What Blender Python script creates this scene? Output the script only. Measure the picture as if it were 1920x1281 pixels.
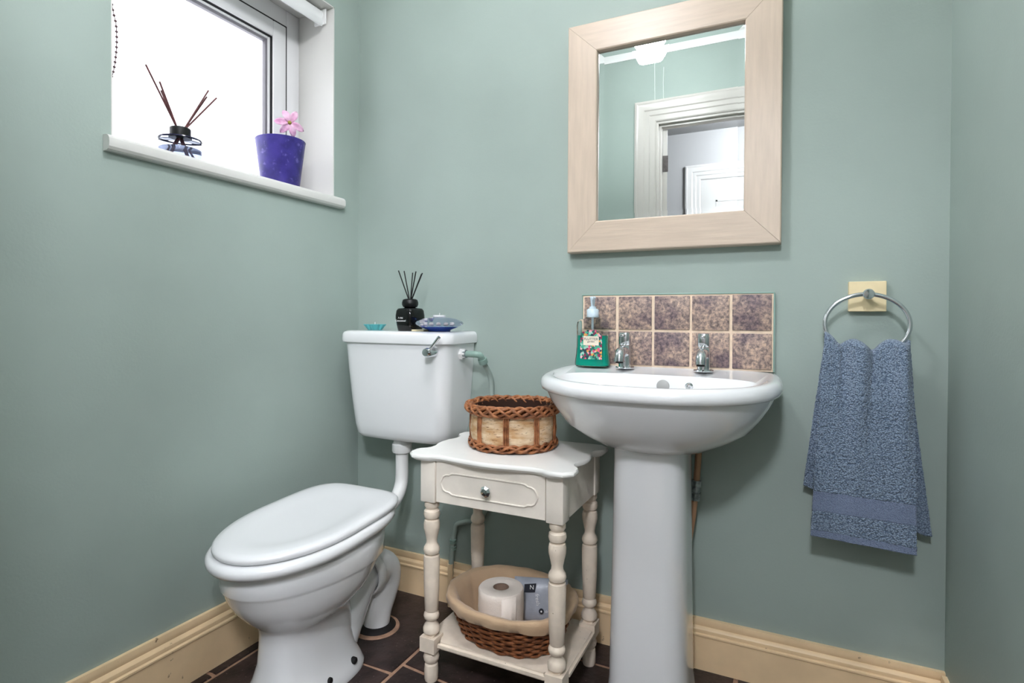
import bpy, bmesh, math, random
from mathutils import Vector, Matrix, noise
random.seed(7)
R = math.radians
PI = math.pi
sc = bpy.context.scene
for o in list(bpy.data.objects):
    bpy.data.objects.remove(o)
COL = sc.collection

# ------------------------------------------------------------------ camera
FPX, HY, PITCH = 1056.0, 595.5, R(0.5)
cam_d = bpy.data.cameras.new('camera')
cam = bpy.data.objects.new('camera', cam_d)
COL.objects.link(cam)
cam_d.sensor_fit = 'HORIZONTAL'
cam_d.sensor_width = 36.0
cam_d.lens = FPX / 1920 * 36.0
cam_d.clip_start = 0.01
py = HY + FPX * math.tan(PITCH)
cam_d.shift_y = -(640.5 - py) / 1920.0
cam.matrix_world = (Matrix.Translation((1.422, -1.64, 0.97)) @ Matrix.Rotation(R(25.67), 4, 'Z')
                    @ Matrix.Rotation(PI / 2 - PITCH, 4, 'X') @ Matrix.Rotation(0.005, 4, 'Z'))
sc.camera = cam

# ------------------------------------------------------------------ world, exposure
LAMP_E = 34.0       # bathroom ceiling lamp
FILL_E = 70.0        # added unseen landing lamp, fills the room from the front
FILL2_E = 48.0      # second added unseen landing lamp, brightens the left wall
WIN_E = 0.85         # daylight in the frosted pane
sc.view_settings.view_transform = 'Standard'
sc.view_settings.look = 'None'
sc.view_settings.exposure = 1.5
sc.view_settings.gamma = 1.0
sc.view_settings.use_curve_mapping = False
w = bpy.data.worlds.new('World')
sc.world = w
w.use_nodes = True
w.node_tree.nodes['Background'].inputs[0].default_value = (0.85, 0.93, 1.0, 1)
w.node_tree.nodes['Background'].inputs[1].default_value = 1.0


# ------------------------------------------------------------------ materials
def lin(c):
    return tuple((v / 255 / 12.92 if v / 255 <= 0.04045 else ((v / 255 + 0.055) / 1.055) ** 2.4) for v in c)


MATS = {}


def M(name, rgb, rough=.5, metal=0., var=0., vscale=8., vscl3=(1, 1, 1), bump=0., bscale=200., bscl3=(1, 1, 1),
      coat=0., trans=0., ior=1.45, emit=0., rgb2=None, sheen=0., spec=.5, alpha=1., bdist=.001):
    if name in MATS:
        return MATS[name]
    m = bpy.data.materials.new(name)
    m.use_nodes = True
    nt = m.node_tree
    b = nt.nodes['Principled BSDF']
    c = lin(rgb)
    b.inputs['Base Color'].default_value = (*c, 1)
    b.inputs['Roughness'].default_value = rough
    b.inputs['Metallic'].default_value = metal
    b.inputs['Coat Weight'].default_value = coat
    b.inputs['Coat Roughness'].default_value = .05
    b.inputs['Transmission Weight'].default_value = trans
    b.inputs['IOR'].default_value = ior
    b.inputs['Sheen Weight'].default_value = sheen
    b.inputs['Specular IOR Level'].default_value = spec
    b.inputs['Alpha'].default_value = alpha
    if emit:
        b.inputs['Emission Color'].default_value = (*c, 1)
        b.inputs['Emission Strength'].default_value = emit
    if var or bump:
        g = nt.nodes.new('ShaderNodeNewGeometry')
    if var:
        mp = nt.nodes.new('ShaderNodeMapping')
        mp.inputs['Scale'].default_value = vscl3
        n = nt.nodes.new('ShaderNodeTexNoise')
        n.inputs['Scale'].default_value = vscale
        n.inputs['Detail'].default_value = 5
        rp = nt.nodes.new('ShaderNodeValToRGB')
        c2 = lin(rgb2) if rgb2 else tuple(v * (1 - var) for v in c)
        c1 = c if rgb2 else tuple(min(1, v * (1 + var * .5)) for v in c)
        rp.color_ramp.elements[0].position = .35
        rp.color_ramp.elements[1].position = .65
        rp.color_ramp.elements[0].color = (*c2, 1)
        rp.color_ramp.elements[1].color = (*c1, 1)
        nt.links.new(g.outputs['Position'], mp.inputs[0])
        nt.links.new(mp.outputs[0], n.inputs['Vector'])
        nt.links.new(n.outputs['Fac'], rp.inputs[0])
        nt.links.new(rp.outputs[0], b.inputs['Base Color'])
    if bump:
        mp = nt.nodes.new('ShaderNodeMapping')
        mp.inputs['Scale'].default_value = bscl3
        n = nt.nodes.new('ShaderNodeTexNoise')
        n.inputs['Scale'].default_value = bscale
        n.inputs['Detail'].default_value = 4
        bp = nt.nodes.new('ShaderNodeBump')
        bp.inputs['Strength'].default_value = bump
        bp.inputs['Distance'].default_value = bdist
        nt.links.new(g.outputs['Position'], mp.inputs[0])
        nt.links.new(mp.outputs[0], n.inputs['Vector'])
        nt.links.new(n.outputs['Fac'], bp.inputs['Height'])
        nt.links.new(bp.outputs[0], b.inputs['Normal'])
    MATS[name] = m
    return m


def speckle(m, rgb, lo=.66, hi=.70, scale=60., scl3=(1, 1, 1), prev_detail=3):
    """lay small spots of another colour over the base colour of a material"""
    nt = m.node_tree
    b = nt.nodes['Principled BSDF']
    g = nt.nodes.new('ShaderNodeNewGeometry')
    mp = nt.nodes.new('ShaderNodeMapping')
    mp.inputs['Scale'].default_value = scl3
    n = nt.nodes.new('ShaderNodeTexNoise')
    n.inputs['Scale'].default_value = scale
    n.inputs['Detail'].default_value = prev_detail
    rp = nt.nodes.new('ShaderNodeValToRGB')
    rp.color_ramp.elements[0].position = lo
    rp.color_ramp.elements[1].position = hi
    mx = nt.nodes.new('ShaderNodeMix')
    mx.data_type = 'RGBA'
    nt.links.new(g.outputs['Position'], mp.inputs[0])
    nt.links.new(mp.outputs[0], n.inputs['Vector'])
    nt.links.new(n.outputs['Fac'], rp.inputs[0])
    nt.links.new(rp.outputs[0], mx.inputs[0])
    src = b.inputs['Base Color']
    if src.is_linked:
        nt.links.new(src.links[0].from_socket, mx.inputs[6])
    else:
        mx.inputs[6].default_value = src.default_value
    mx.inputs[7].default_value = (*lin(rgb), 1)
    nt.links.new(mx.outputs[2], src)
    return m


GREEN = (158, 172, 165)
m_wall = M('sage_wall_paint', GREEN, .55, var=.05, vscale=3, bump=.25, bscale=160, spec=.35)
m_pipe_green = M('sage_pipe_paint', (140, 166, 156), .35)
m_white = M('white_wall_paint', (232, 232, 230), .6)
m_hall = M('pale_grey_paint', (136, 136, 136), .6)
m_gloss = M('white_gloss_paint', (212, 211, 207), .28, bump=.1, bscale=60)
m_upvc = M('white_plastic_frame', (227, 227, 228), .25)
m_casing = M('offwhite_door_paint', (192, 188, 181), .3)
m_gasket = M('black_rubber', (22, 22, 24), .6)
m_ceram = M('white_glazed_ceramic', (231, 232, 233), .12, coat=.6)
m_plast = M('white_plastic', (236, 236, 235), .3)
m_seat = M('white_seat_plastic', (224, 225, 226), .22)
m_skirt = M('cream_skirting_paint', (242, 212, 170), .38, var=.06, vscale=12, bump=.1, bscale=90)
speckle(m_skirt, (150, 120, 90), .70, .74, 38)
m_grout = M('tan_floor_grout', (176, 140, 116), .9, var=.2, vscale=40)
m_slate = M('dark_slate_tile', (66, 52, 50), .42, var=.4, vscale=14, bump=.5, bscale=70, rgb2=(38, 29, 29), bdist=.002)
speckle(m_slate, (150, 132, 122), .68, .74, 150)
m_wgrout = M('cream_wall_grout', (238, 216, 192), .9, var=.10, vscale=60)
m_chrome = M('polished_chrome', (225, 228, 232), .06, metal=1.)
m_cream = M('cream_table_paint', (240, 231, 219), .35, var=.05, vscale=20)
m_creamold = M('cream_leg_paint', (236, 221, 203), .38, var=.1, vscale=25)
speckle(m_creamold, (120, 98, 74), .74, .76, 120)
m_tabletop = M('white_tabletop_paint', (240, 239, 235), .25, var=.03, vscale=10)
m_wick = M('brown_wicker', (178, 116, 74), .5, var=.45, vscale=45, rgb2=(112, 64, 36), bump=.4, bscale=300)
m_wickd = M('dark_wicker', (160, 98, 58), .5, var=.5, vscale=70, rgb2=(100, 56, 30))
m_wickback = M('wicker_core', (52, 28, 16), .8)
m_bark = M('birch_bark', (230, 208, 176), .65, var=.3, vscale=22, vscl3=(1, 1, 3.5), rgb2=(190, 146, 100), bump=.4, bscale=60, bscl3=(1, 1, 5))
speckle(m_bark, (112, 74, 46), .63, .70, 70, (1, 1, 6))
m_linen = M('beige_linen', (196, 166, 134), .85, var=.12, vscale=9, bump=.5, bscale=500, sheen=.2)
m_paper = M('toilet_paper', (238, 226, 216), .9, bump=.6, bscale=260, bdist=.0015)
m_card = M('brown_cardboard', (150, 124, 108), .9)
m_wipe = M('blue_foil_pack', (166, 171, 182), .35, var=.12, vscale=20, bump=.4, bscale=30, bdist=.004)
m_navy = M('navy_print', (18, 24, 38), .4)
m_wprint = M('white_print', (236, 236, 236), .5)
m_black = M('black_gloss_glass', (7, 8, 8), .08)
m_blackm = M('black_matt', (10, 10, 10), .45)
m_pot = M('violet_pot', (66, 56, 140), .35, var=.2, vscale=26, rgb2=(48, 42, 112))
speckle(m_pot, (120, 112, 190), .60, .78, 55)
m_petal = M('pink_petal', (238, 198, 222), .6, var=.2, vscale=60, rgb2=(216, 150, 192))
m_fcent = M('yellow_green_flower_centre', (150, 140, 60), .7)
m_stem = M('grey_green_stem', (110, 120, 110), .5)
m_reed = M('dark_red_reed', (92, 48, 50), .6, var=.3, vscale=90)
m_copper = M('copper_pipe_dull', (176, 138, 108), .45, metal=.35)
m_brass = M('tarnished_nickel', (150, 160, 162), .4, metal=.6, var=.4, vscale=120)
m_hinge = M('dark_steel_hinge', (70, 66, 64), .45, metal=.7, var=.4, vscale=80)
m_mirror = M('mirror_silver', (214, 219, 218), .0, metal=1.)
m_teal = M('teal_wax', (86, 176, 180), .5)
m_tealliq = M('teal_liquid_soap', (0, 158, 134), .12, coat=.5)
m_clear = M('clear_plastic', (250, 253, 253), .03, trans=1., ior=1.06)
m_glass = M('clear_glass', (206, 214, 234), .0, trans=1., ior=1.09)
m_bluel = M('blue_lamp_oil', (62, 100, 196), .1, coat=.4)
m_purpg = M('violet_tinted_glass', (206, 212, 232), .02, trans=1., ior=1.08)
m_shell = M('white_shells', (236, 224, 214), .6)
m_ptrans = M('white_pump_plastic', (214, 230, 240), .25)
m_lampg = M('lit_lamp_glass', (250, 250, 255), .3, emit=LAMP_E)
m_fillg = M('added_fill_lamp_glass', (246, 248, 255), .3, emit=FILL_E)
m_fillg2 = M('added_second_fill_lamp_glass', (246, 248, 255), .3, emit=FILL2_E)
m_halldoor = M('landing_door_paint', (160, 159, 157), .35)
m_ring = M('black_floor_ring', (24, 20, 20), .7)
m_plate = M('cream_wood_plate', (232, 214, 172), .5, var=.05, vscale=30)
m_carpet = M('landing_carpet', (150, 140, 128), .95)
m_cordw = M('white_cord', (228, 232, 230), .6)
m_chain = M('dark_bead_chain', (92, 70, 74), .4)
m_brownwood = M('black_drain', (18, 17, 17), .6)
m_plug = M('grey_overflow_cover', (168, 168, 166), .4)


def wood(name, axis):
    s = [9, 9, 9]
    s[axis] = .9
    b = [1, 1, 1]
    b[axis] = .05
    return M(name, (200, 182, 164), .36, var=.07, vscale=9, vscl3=tuple(s), bump=.5, bscale=150, bscl3=tuple(b))


m_frame_v = speckle(wood('cream_wood_upright', 2), (150, 116, 90), .745, .765, 55)
m_frame_h = speckle(wood('cream_wood_rail', 0), (150, 116, 90), .745, .765, 55)


def splash_material():
    m = bpy.data.materials.new('mottled_stone_tile')
    m.use_nodes = True
    nt = m.node_tree
    b = nt.nodes['Principled BSDF']
    b.inputs['Roughness'].default_value = .45
    g = nt.nodes.new('ShaderNodeNewGeometry')
    n1 = nt.nodes.new('ShaderNodeTexNoise')
    n1.inputs['Scale'].default_value = 105
    n1.inputs['Detail'].default_value = 8
    n1.inputs['Roughness'].default_value = .75
    r1 = nt.nodes.new('ShaderNodeValToRGB')
    e = r1.color_ramp.elements
    e[0].position = .36
    e[0].color = (*lin((98, 84, 80)), 1)
    e[1].position = .66
    e[1].color = (*lin((220, 190, 164)), 1)
    x = e.new(.47)
    x.color = (*lin((146, 128, 122)), 1)
    x = e.new(.55)
    x.color = (*lin((188, 160, 142)), 1)
    n2 = nt.nodes.new('ShaderNodeTexNoise')
    n2.inputs['Scale'].default_value = 13
    n2.inputs['Detail'].default_value = 4
    r2 = nt.nodes.new('ShaderNodeValToRGB')
    r2.color_ramp.elements[0].position = .46
    r2.color_ramp.elements[1].position = .62
    mx = nt.nodes.new('ShaderNodeMix')
    mx.data_type = 'RGBA'
    mx.blend_type = 'MULTIPLY'
    mx.inputs[7].default_value = (*lin((184, 182, 204)), 1)
    for n in (n1, n2):
        nt.links.new(g.outputs['Position'], n.inputs['Vector'])
    nt.links.new(n1.outputs['Fac'], r1.inputs[0])
    nt.links.new(n2.outputs['Fac'], r2.inputs[0])
    nt.links.new(r2.outputs[0], mx.inputs[0])
    nt.links.new(r1.outputs[0], mx.inputs[6])
    nt.links.new(mx.outputs[2], b.inputs['Base Color'])
    bp = nt.nodes.new('ShaderNodeBump')
    bp.inputs['Strength'].default_value = .5
    bp.inputs['Distance'].default_value = .002
    nt.links.new(n1.outputs['Fac'], bp.inputs['Height'])
    nt.links.new(bp.outputs[0], b.inputs['Normal'])
    return m


m_splash = splash_material()


def towel_material(name, rgb, rgb2, scale, strength):
    m = bpy.data.materials.new(name)
    m.use_nodes = True
    nt = m.node_tree
    b = nt.nodes['Principled BSDF']
    b.inputs['Roughness'].default_value = .95
    b.inputs['Sheen Weight'].default_value = .25
    b.inputs['Specular IOR Level'].default_value = .1
    g = nt.nodes.new('ShaderNodeNewGeometry')
    v = nt.nodes.new('ShaderNodeTexVoronoi')
    v.inputs['Scale'].default_value = scale
    rp = nt.nodes.new('ShaderNodeValToRGB')
    rp.color_ramp.elements[0].color = (*lin(rgb), 1)
    rp.color_ramp.elements[1].color = (*lin(rgb2), 1)
    rp.color_ramp.elements[0].position = .15
    rp.color_ramp.elements[1].position = .75
    nt.links.new(g.outputs['Position'], v.inputs['Vector'])
    nt.links.new(v.outputs['Distance'], rp.inputs[0])
    nt.links.new(rp.outputs[0], b.inputs['Base Color'])
    bp = nt.nodes.new('ShaderNodeBump')
    bp.invert = True
    bp.inputs['Strength'].default_value = strength
    bp.inputs['Distance'].default_value = .004
    nt.links.new(v.outputs['Distance'], bp.inputs['Height'])
    nt.links.new(bp.outputs[0], b.inputs['Normal'])
    return m


m_terry = towel_material('blue_terry_pile', (152, 170, 190), (90, 106, 127), 300, .8)
m_band = towel_material('blue_woven_band', (132, 145, 170), (108, 121, 146), 480, .5)


def pane_material():
    m = bpy.data.materials.new('frosted_daylit_glass')
    m.use_nodes = True
    nt = m.node_tree
    b = nt.nodes['Principled BSDF']
    b.inputs['Base Color'].default_value = (.8, .82, .85, 1)
    b.inputs['Roughness'].default_value = .35
    g = nt.nodes.new('ShaderNodeNewGeometry')
    n = nt.nodes.new('ShaderNodeTexNoise')
    n.inputs['Scale'].default_value = 260
    n.inputs['Detail'].default_value = 3
    rp = nt.nodes.new('ShaderNodeValToRGB')
    rp.color_ramp.elements[0].color = (*lin((236, 239, 250)), 1)
    rp.color_ramp.elements[1].color = (*lin((252, 253, 255)), 1)
    nt.links.new(g.outputs['Position'], n.inputs['Vector'])
    nt.links.new(n.outputs['Fac'], rp.inputs[0])
    nt.links.new(rp.outputs[0], b.inputs['Emission Color'])
    b.inputs['Emission Strength'].default_value = WIN_E
    return m


m_pane = pane_material()


# ------------------------------------------------------------------ mesh helpers
def obj(name, bm, mat, parent=None, smooth=40, loc=None):
    me = bpy.data.meshes.new(name)
    bmesh.ops.recalc_face_normals(bm, faces=bm.faces)
    bm.to_mesh(me)
    bm.free()
    return link(name, me, mat, parent, smooth, loc)


def link(name, me, mat, parent=None, smooth=40, loc=None):
    me.materials.clear()
    me.materials.append(mat)
    if smooth:
        me.shade_smooth()
        me.set_sharp_from_angle(angle=R(smooth))
    o = bpy.data.objects.new(name, me)
    COL.objects.link(o)
    if loc:
        o.location = loc
    if parent:
        put(o, parent)
    return o


def put(o, parent):
    """parent keeping world coordinates (parents are unrotated and unscaled)"""
    o.parent = parent
    base = Vector((0, 0, 0)) if parent.parent else Vector(parent.location)
    o.matrix_parent_inverse = Matrix.Translation(-base)


def thing(name, label, cat, loc=(0, 0, 0), group=None):
    o = bpy.data.objects.new(name, None)
    COL.objects.link(o)
    o.location = loc
    o.empty_display_size = .05
    return tag(o, label, cat, group)


def tag(o, label, cat, group=None):
    o['label'] = label
    o['category'] = cat
    if group:
        o['group'] = group
    return o


def struct(o, label=None):
    o['kind'] = 'structure'
    if label:
        o['label'] = label
    return o


def box(bm, x0, x1, y0, y1, z0, z1, bev=0., seg=2):
    r = bmesh.ops.create_cube(bm, size=1)
    vs = r['verts']
    for v in vs:
        v.co = Vector(((x0 + x1) / 2 + v.co.x * (x1 - x0), (y0 + y1) / 2 + v.co.y * (y1 - y0), (z0 + z1) / 2 + v.co.z * (z1 - z0)))
    if bev:
        es = list({e for v in vs for e in v.link_edges})
        bmesh.ops.bevel(bm, geom=es, offset=bev, segments=seg, affect='EDGES', profile=.5)
    return bm


def bx(*a, **k):
    return box(bmesh.new(), *a, **k)


def rings_mesh(bm, rings, cap0=True, cap1=True, closed=True):
    """loft through rings of equal length"""
    vr = [[bm.verts.new(p) for p in r] for r in rings]
    n = len(vr[0])
    for a, b in zip(vr, vr[1:]):
        for i in range(n if closed else n - 1):
            j = (i + 1) % n
            bm.faces.new((a[i], a[j], b[j], b[i]))
    if cap0:
        bm.faces.new(vr[0][::-1])
    if cap1:
        bm.faces.new(vr[-1])
    return bm


def lathe(prof, cx=0, cy=0, cz=0, n=40, bm=None, cap0=True, cap1=True, axis='Z'):
    bm = bm or bmesh.new()
    rings = []
    for r, z in prof:
        ring = []
        for i in range(n):
            a = 2 * PI * i / n
            c, s = r * math.cos(a), r * math.sin(a)
            if axis == 'Z':
                ring.append((cx + c, cy + s, cz + z))
            elif axis == 'Y':
                ring.append((cx + c, cy + z, cz + s))
            else:
                ring.append((cx + z, cy + c, cz + s))
        rings.append(ring)
    return rings_mesh(bm, rings, cap0, cap1)


def smooth_path(pts, sub=6):
    pts = [Vector(p) for p in pts]
    out = []
    for i in range(len(pts) - 1):
        p0 = pts[max(i - 1, 0)]
        p1, p2 = pts[i], pts[i + 1]
        p3 = pts[min(i + 2, len(pts) - 1)]
        for k in range(sub):
            t = k / sub
            out.append(.5 * ((2 * p1) + (-p0 + p2) * t + (2 * p0 - 5 * p1 + 4 * p2 - p3) * t * t + (-p0 + 3 * p1 - 3 * p2 + p3) * t ** 3))
    out.append(pts[-1])
    return out


def tube(pts, r, n=12, bm=None, closed=False, cap=True):
    """r: number or list of radii"""
    bm = bm or bmesh.new()
    pts = [Vector(p) for p in pts]
    m = len(pts)
    rs = r if isinstance(r, (list, tuple)) else [r] * m
    up = None
    rings = []
    for i, p in enumerate(pts):
        if closed:
            t = (pts[(i + 1) % m] - pts[i - 1]).normalized()
        else:
            t = (pts[min(i + 1, m - 1)] - pts[max(i - 1, 0)]).normalized()
        if up is None:
            up = Vector((0, 0, 1)) if abs(t.z) < .9 else Vector((1, 0, 0))
        s = t.cross(up)
        if s.length < 1e-6:
            s = t.orthogonal()
        s.normalize()
        up = s.cross(t).normalized()
        rings.append([p + (s * math.cos(2 * PI * k / n) + up * math.sin(2 * PI * k / n)) * rs[i] for k in range(n)])
    if closed:
        rings.append(rings[0])
        rings_mesh(bm, rings, False, False)
        bmesh.ops.remove_doubles(bm, verts=bm.verts, dist=1e-6)
        return bm
    return rings_mesh(bm, rings, cap, cap)


def sup(a, bf, bb, cx, cy, z, n=64, ef=2.2, eb=2.2, zf=None):
    """egg-like outline: front (towards -y) semi-axis bf, back bb"""
    pts = []
    for i in range(n):
        t = 2 * PI * i / n
        c, s = math.cos(t), math.sin(t)
        e = ef if s < 0 else eb
        x = a * math.copysign(abs(c) ** (2 / e), c)
        y = (bf if s < 0 else bb) * math.copysign(abs(s) ** (2 / e), s)
        p = [cx + x, cy + y, z]
        if zf:
            p[2] += zf(p[0], p[1])
        pts.append(tuple(p))
    return pts


def prism(poly, axis, lo, hi, bm=None):
    """extrude a 2D polygon along an axis: axis 'Z' poly=(x,y); 'Y' poly=(x,z); 'X' poly=(y,z)"""
    bm = bm or bmesh.new()

    def p3(p, h):
        return (p[0], p[1], h) if axis == 'Z' else ((p[0], h, p[1]) if axis == 'Y' else (h, p[0], p[1]))
    return rings_mesh(bm, [[p3(p, lo) for p in poly], [p3(p, hi) for p in poly]])


def plate_with_hole(axis, pos0, pos1, u0, u1, v0, v1, holes):
    """slab with one rectangular hole, built from four boxes welded into one mesh"""
    hu0, hu1, hv0, hv1 = holes
    bm = bmesh.new()
    for a0, a1, b0, b1 in ((u0, hu0, v0, v1), (hu1, u1, v0, v1), (hu0, hu1, v0, hv0), (hu0, hu1, hv1, v1)):
        if a1 - a0 < 1e-5 or b1 - b0 < 1e-5:
            continue
        if axis == 'X':
            box(bm, pos0, pos1, a0, a1, b0, b1)
        else:
            box(bm, a0, a1, pos0, pos1, b0, b1)
    return bm


def text_mesh(body, size, mat, name, parent, origin, xdir, ydir, align='CENTER', extrude=.0002):
    cu = bpy.data.curves.new('lettering', 'FONT')
    cu.body = body
    cu.size = size
    cu.align_x = align
    cu.extrude = extrude
    t = bpy.data.objects.new('lettering', cu)
    COL.objects.link(t)
    dg = bpy.context.evaluated_depsgraph_get()
    me = bpy.data.meshes.new_from_object(t.evaluated_get(dg))
    bpy.data.objects.remove(t)
    xd, yd = Vector(xdir).normalized(), Vector(ydir).normalized()
    zd = xd.cross(yd)
    mt = Matrix(((xd.x, yd.x, zd.x, origin[0]), (xd.y, yd.y, zd.y, origin[1]), (xd.z, yd.z, zd.z, origin[2]), (0, 0, 0, 1)))
    me.transform(mt)
    return link(name, me, mat, parent, 0)


# ------------------------------------------------------------------ room shell
RW, CEIL, FY = 1.774, 2.46, -1.54        # right wall, ceiling height, front wall
FT = .11                                  # front wall thickness
WT = .24                                  # outer wall thickness
HY1, HCEIL = -2.95, 2.41                  # landing far wall and ceiling
WY0, WY1, WZ0, WZ1 = -.855, -.127, 1.36, 2.052   # window opening
DX0, DX1, DZ = .800, 1.572, 2.035         # doorway

floor = struct(obj('floor', bx(-.02, RW + .02, FY - FT, .02, -.05, -.004), m_grout, smooth=0))
cols = [-.37, .05, .472, .894, 1.316, 1.738, 2.16]
offs = [-.20, -.405, -.36, -.12, -.30, -.2]
for ci in range(6):
    x0, x1 = max(cols[ci] + .006, .0), min(cols[ci + 1] - .006, RW)
    if x1 - x0 < .01:
        continue
    ys = [0.0]
    y = offs[ci]
    while y > FY - FT:
        ys.append(y)
        y -= .422
    ys.append(FY - FT)
    for a, b in zip(ys, ys[1:]):
        bm = bmesh.new()
        sk0 = random.uniform(-.004, .004)
        lo, hi = b + (.006 if b > FY - FT else 0), a - (.006 if a < 0 else 0)
        poly = []
        for k in range(6):
            poly.append((x0 + (x1 - x0) * k / 5, lo + random.uniform(-.0015, .0015)))
        for k in range(6):
            poly.append((x1 - (x1 - x0) * k / 5, hi + random.uniform(-.0015, .0015)))
        if ci == 2 and a == offs[2]:      # the slanting joint beside the toilet foot
            poly = [(p[0], p[1] - .04 * (p[0] - x0) / .42 if p[1] > lo + .1 else p[1]) for p in poly]
        if ci == 2 and b == offs[2]:
            poly = [(p[0], p[1] - .04 * (p[0] - x0) / .42 if p[1] < hi - .1 else p[1]) for p in poly]
        prism(poly, 'Z', -.004, 0, bm)
        top = [e for e in bm.edges if all(v.co.z > -.001 for v in e.verts)]
        bmesh.ops.bevel(bm, geom=top, offset=.0015, segments=1, affect='EDGES')
        obj('floor_tile', bm, m_slate, floor, smooth=0)

struct(obj('ceiling', bx(-.02, RW + .02, FY - .02, .02, CEIL, CEIL + .05), m_white, smooth=0))
struct(obj('wall_back', bx(-WT, RW + .1, 0, .1, -.05, CEIL + .05), m_wall, smooth=0))
WYB = -1.0                                # the left side of the recess splays outwards
bm = bmesh.new()
prism([(0, FY - FT), (0, WY0), (-.21, WYB), (-WT, WYB), (-WT, FY - FT)], 'Z', -.05, CEIL + .05, bm)
box(bm, -WT, 0, WY1, 0, -.05, CEIL + .05)
for za, zb in ((-.05, 1.25), (WZ1, CEIL + .05)):
    prism([(0, WY0), (0, WY1), (-WT, WY1), (-WT, WYB), (-.21, WYB)], 'Z', za, zb, bm)
prism([(0, WY0), (0, WY1), (-.16, WY1), (-.16, WYB + .035)], 'Z', 1.25, 1.352, bm)
struct(obj('wall_left', bm, m_wall, smooth=0))
struct(obj('wall_right', bx(RW, RW + .1, FY - FT, 0, -.05, CEIL + .05), m_wall, smooth=0))
struct(obj('wall_front', plate_with_hole('Y', FY - FT + .002, FY, 0, RW, -.004, CEIL, (DX0 - .03, DX1 + .03, -.004, DZ + .03)), m_wall, smooth=0))
# white plaster lining of the window recess
bm = bmesh.new()
box(bm, -.205, -.0005, WY1 - .004, WY1 + .001, WZ0, WZ1)
prism([(-.0005, WY0 - .001), (-.0005, WY0 + .003), (-.205, WYB + .007), (-.205, WYB)], 'Z', WZ0, WZ1, bm)
prism([(-.0005, WY0), (-.0005, WY1), (-.205, WY1), (-.205, WYB)], 'Z', WZ1 - .004, WZ1 + .001, bm)
struct(obj('trim_3', bm, m_gloss, smooth=0), 'white painted window recess sides')


# skirting boards
def skirt_prof(h):
    s = h / .138
    return [(0, 0), (.019, 0), (.019, .092 * s), (.0225, .0945 * s), (.0225, .0985 * s), (.0175, .1015 * s), (.0185, .106 * s), (.0178, .111 * s),
            (.0135, .1165 * s), (.0105, .1185 * s), (.0115, .121 * s), (.0125, .128 * s), (.0105, .138 * s), (0, .138 * s)]


def skirting(name, poly3a, poly3b):
    bm = bmesh.new()
    rings_mesh(bm, [poly3a, poly3b])
    return struct(obj(name, bm, m_skirt, smooth=25))


pb, pl = skirt_prof(.138), skirt_prof(.158)
skirting('baseboard_back', [(0, -d, z) for d, z in pb], [(RW, -d, z) for d, z in pb])
skirting('baseboard_left', [(d, -.023, z) for d, z in pl], [(d, FY, z) for d, z in pl])
skirting('baseboard_right', [(RW - d, -.023, z) for d, z in pb], [(RW - d, FY, z) for d, z in pb])

# cornice round the bathroom
cp = [(0, CEIL - .045), (.006, CEIL - .045), (.012, CEIL - .03), (.028, CEIL - .012), (.045, CEIL - .006), (.045, CEIL), (0, CEIL)]
bm = bmesh.new()
rings_mesh(bm, [[(0, FY + d, z) for d, z in cp], [(RW, FY + d, z) for d, z in cp]])
rings_mesh(bm, [[(0, -d, z) for d, z in cp], [(RW, -d, z) for d, z in cp]])
rings_mesh(bm, [[(d, FY + .045, z) for d, z in cp], [(d, -.045, z) for d, z in cp]])
rings_mesh(bm, [[(RW - d, FY + .045, z) for d, z in cp], [(RW - d, -.045, z) for d, z in cp]])
struct(obj('trim_2', bm, m_white, smooth=25), 'white cornice under the ceiling')


# door casing (architrave with moulded profile) + lining
def casing(name, x0, x1, ztop, yface, sgn, wdt=.115, mat=m_casing):
    """three mitred mouldings round an opening; yface wall face, sgn +1 faces +y"""
    prof = [(0, 0), (0, .022), (.012, .026), (.022, .022), (.05, .020), (.056, .016), (.078, .015), (.084, .011), (.108, .010), (.115, .006), (.115, 0)]
    prof = [((.115 - o) * wdt / .115, d) for o, d in prof]      # o: outwards from the opening
    bm = bmesh.new()

    def sec(fn):
        return [fn(o, yface + sgn * d) for o, d in prof]
    path = [sec(lambda o, y: (x0 - o, y, 0)), sec(lambda o, y: (x0 - o, y, ztop + o)),
            sec(lambda o, y: (x1 + o, y, ztop + o)), sec(lambda o, y: (x1 + o, y, 0))]
    rings_mesh(bm, path)
    return struct(obj(name, bm, mat, smooth=20))


casing('trim_1', DX0 - .012, DX1 + .012, DZ + .012, FY, 1)['label'] = 'white moulded door casing, bathroom side'
casing('trim_4', DX0 - .012, DX1 + .012, DZ + .012, FY - FT, -1)['label'] = 'white moulded door casing, landing side'
bm = bmesh.new()
box(bm, DX0 - .03, DX0, FY - FT, FY, 0, DZ)
box(bm, DX1, DX1 + .03, FY - FT, FY, 0, DZ)
box(bm, DX0 - .03, DX1 + .03, FY - FT, FY, DZ, DZ + .03)
box(bm, DX0, DX0 + .012, FY - .06, FY - .025, 0, DZ - .012)
box(bm, DX0, DX1, FY - .06, FY - .025, DZ - .012, DZ)
struct(obj('trim_5', bm, m_casing, smooth=0), 'white door lining with stop bead')
# the bathroom door, swung out on to the landing
dr = bpy.data.objects.new('door_1', None)
COL.objects.link(dr)
struct(dr, 'white door swung open on to the landing')
dr.location = (DX0 + .002, FY - .065, 0)


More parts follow.
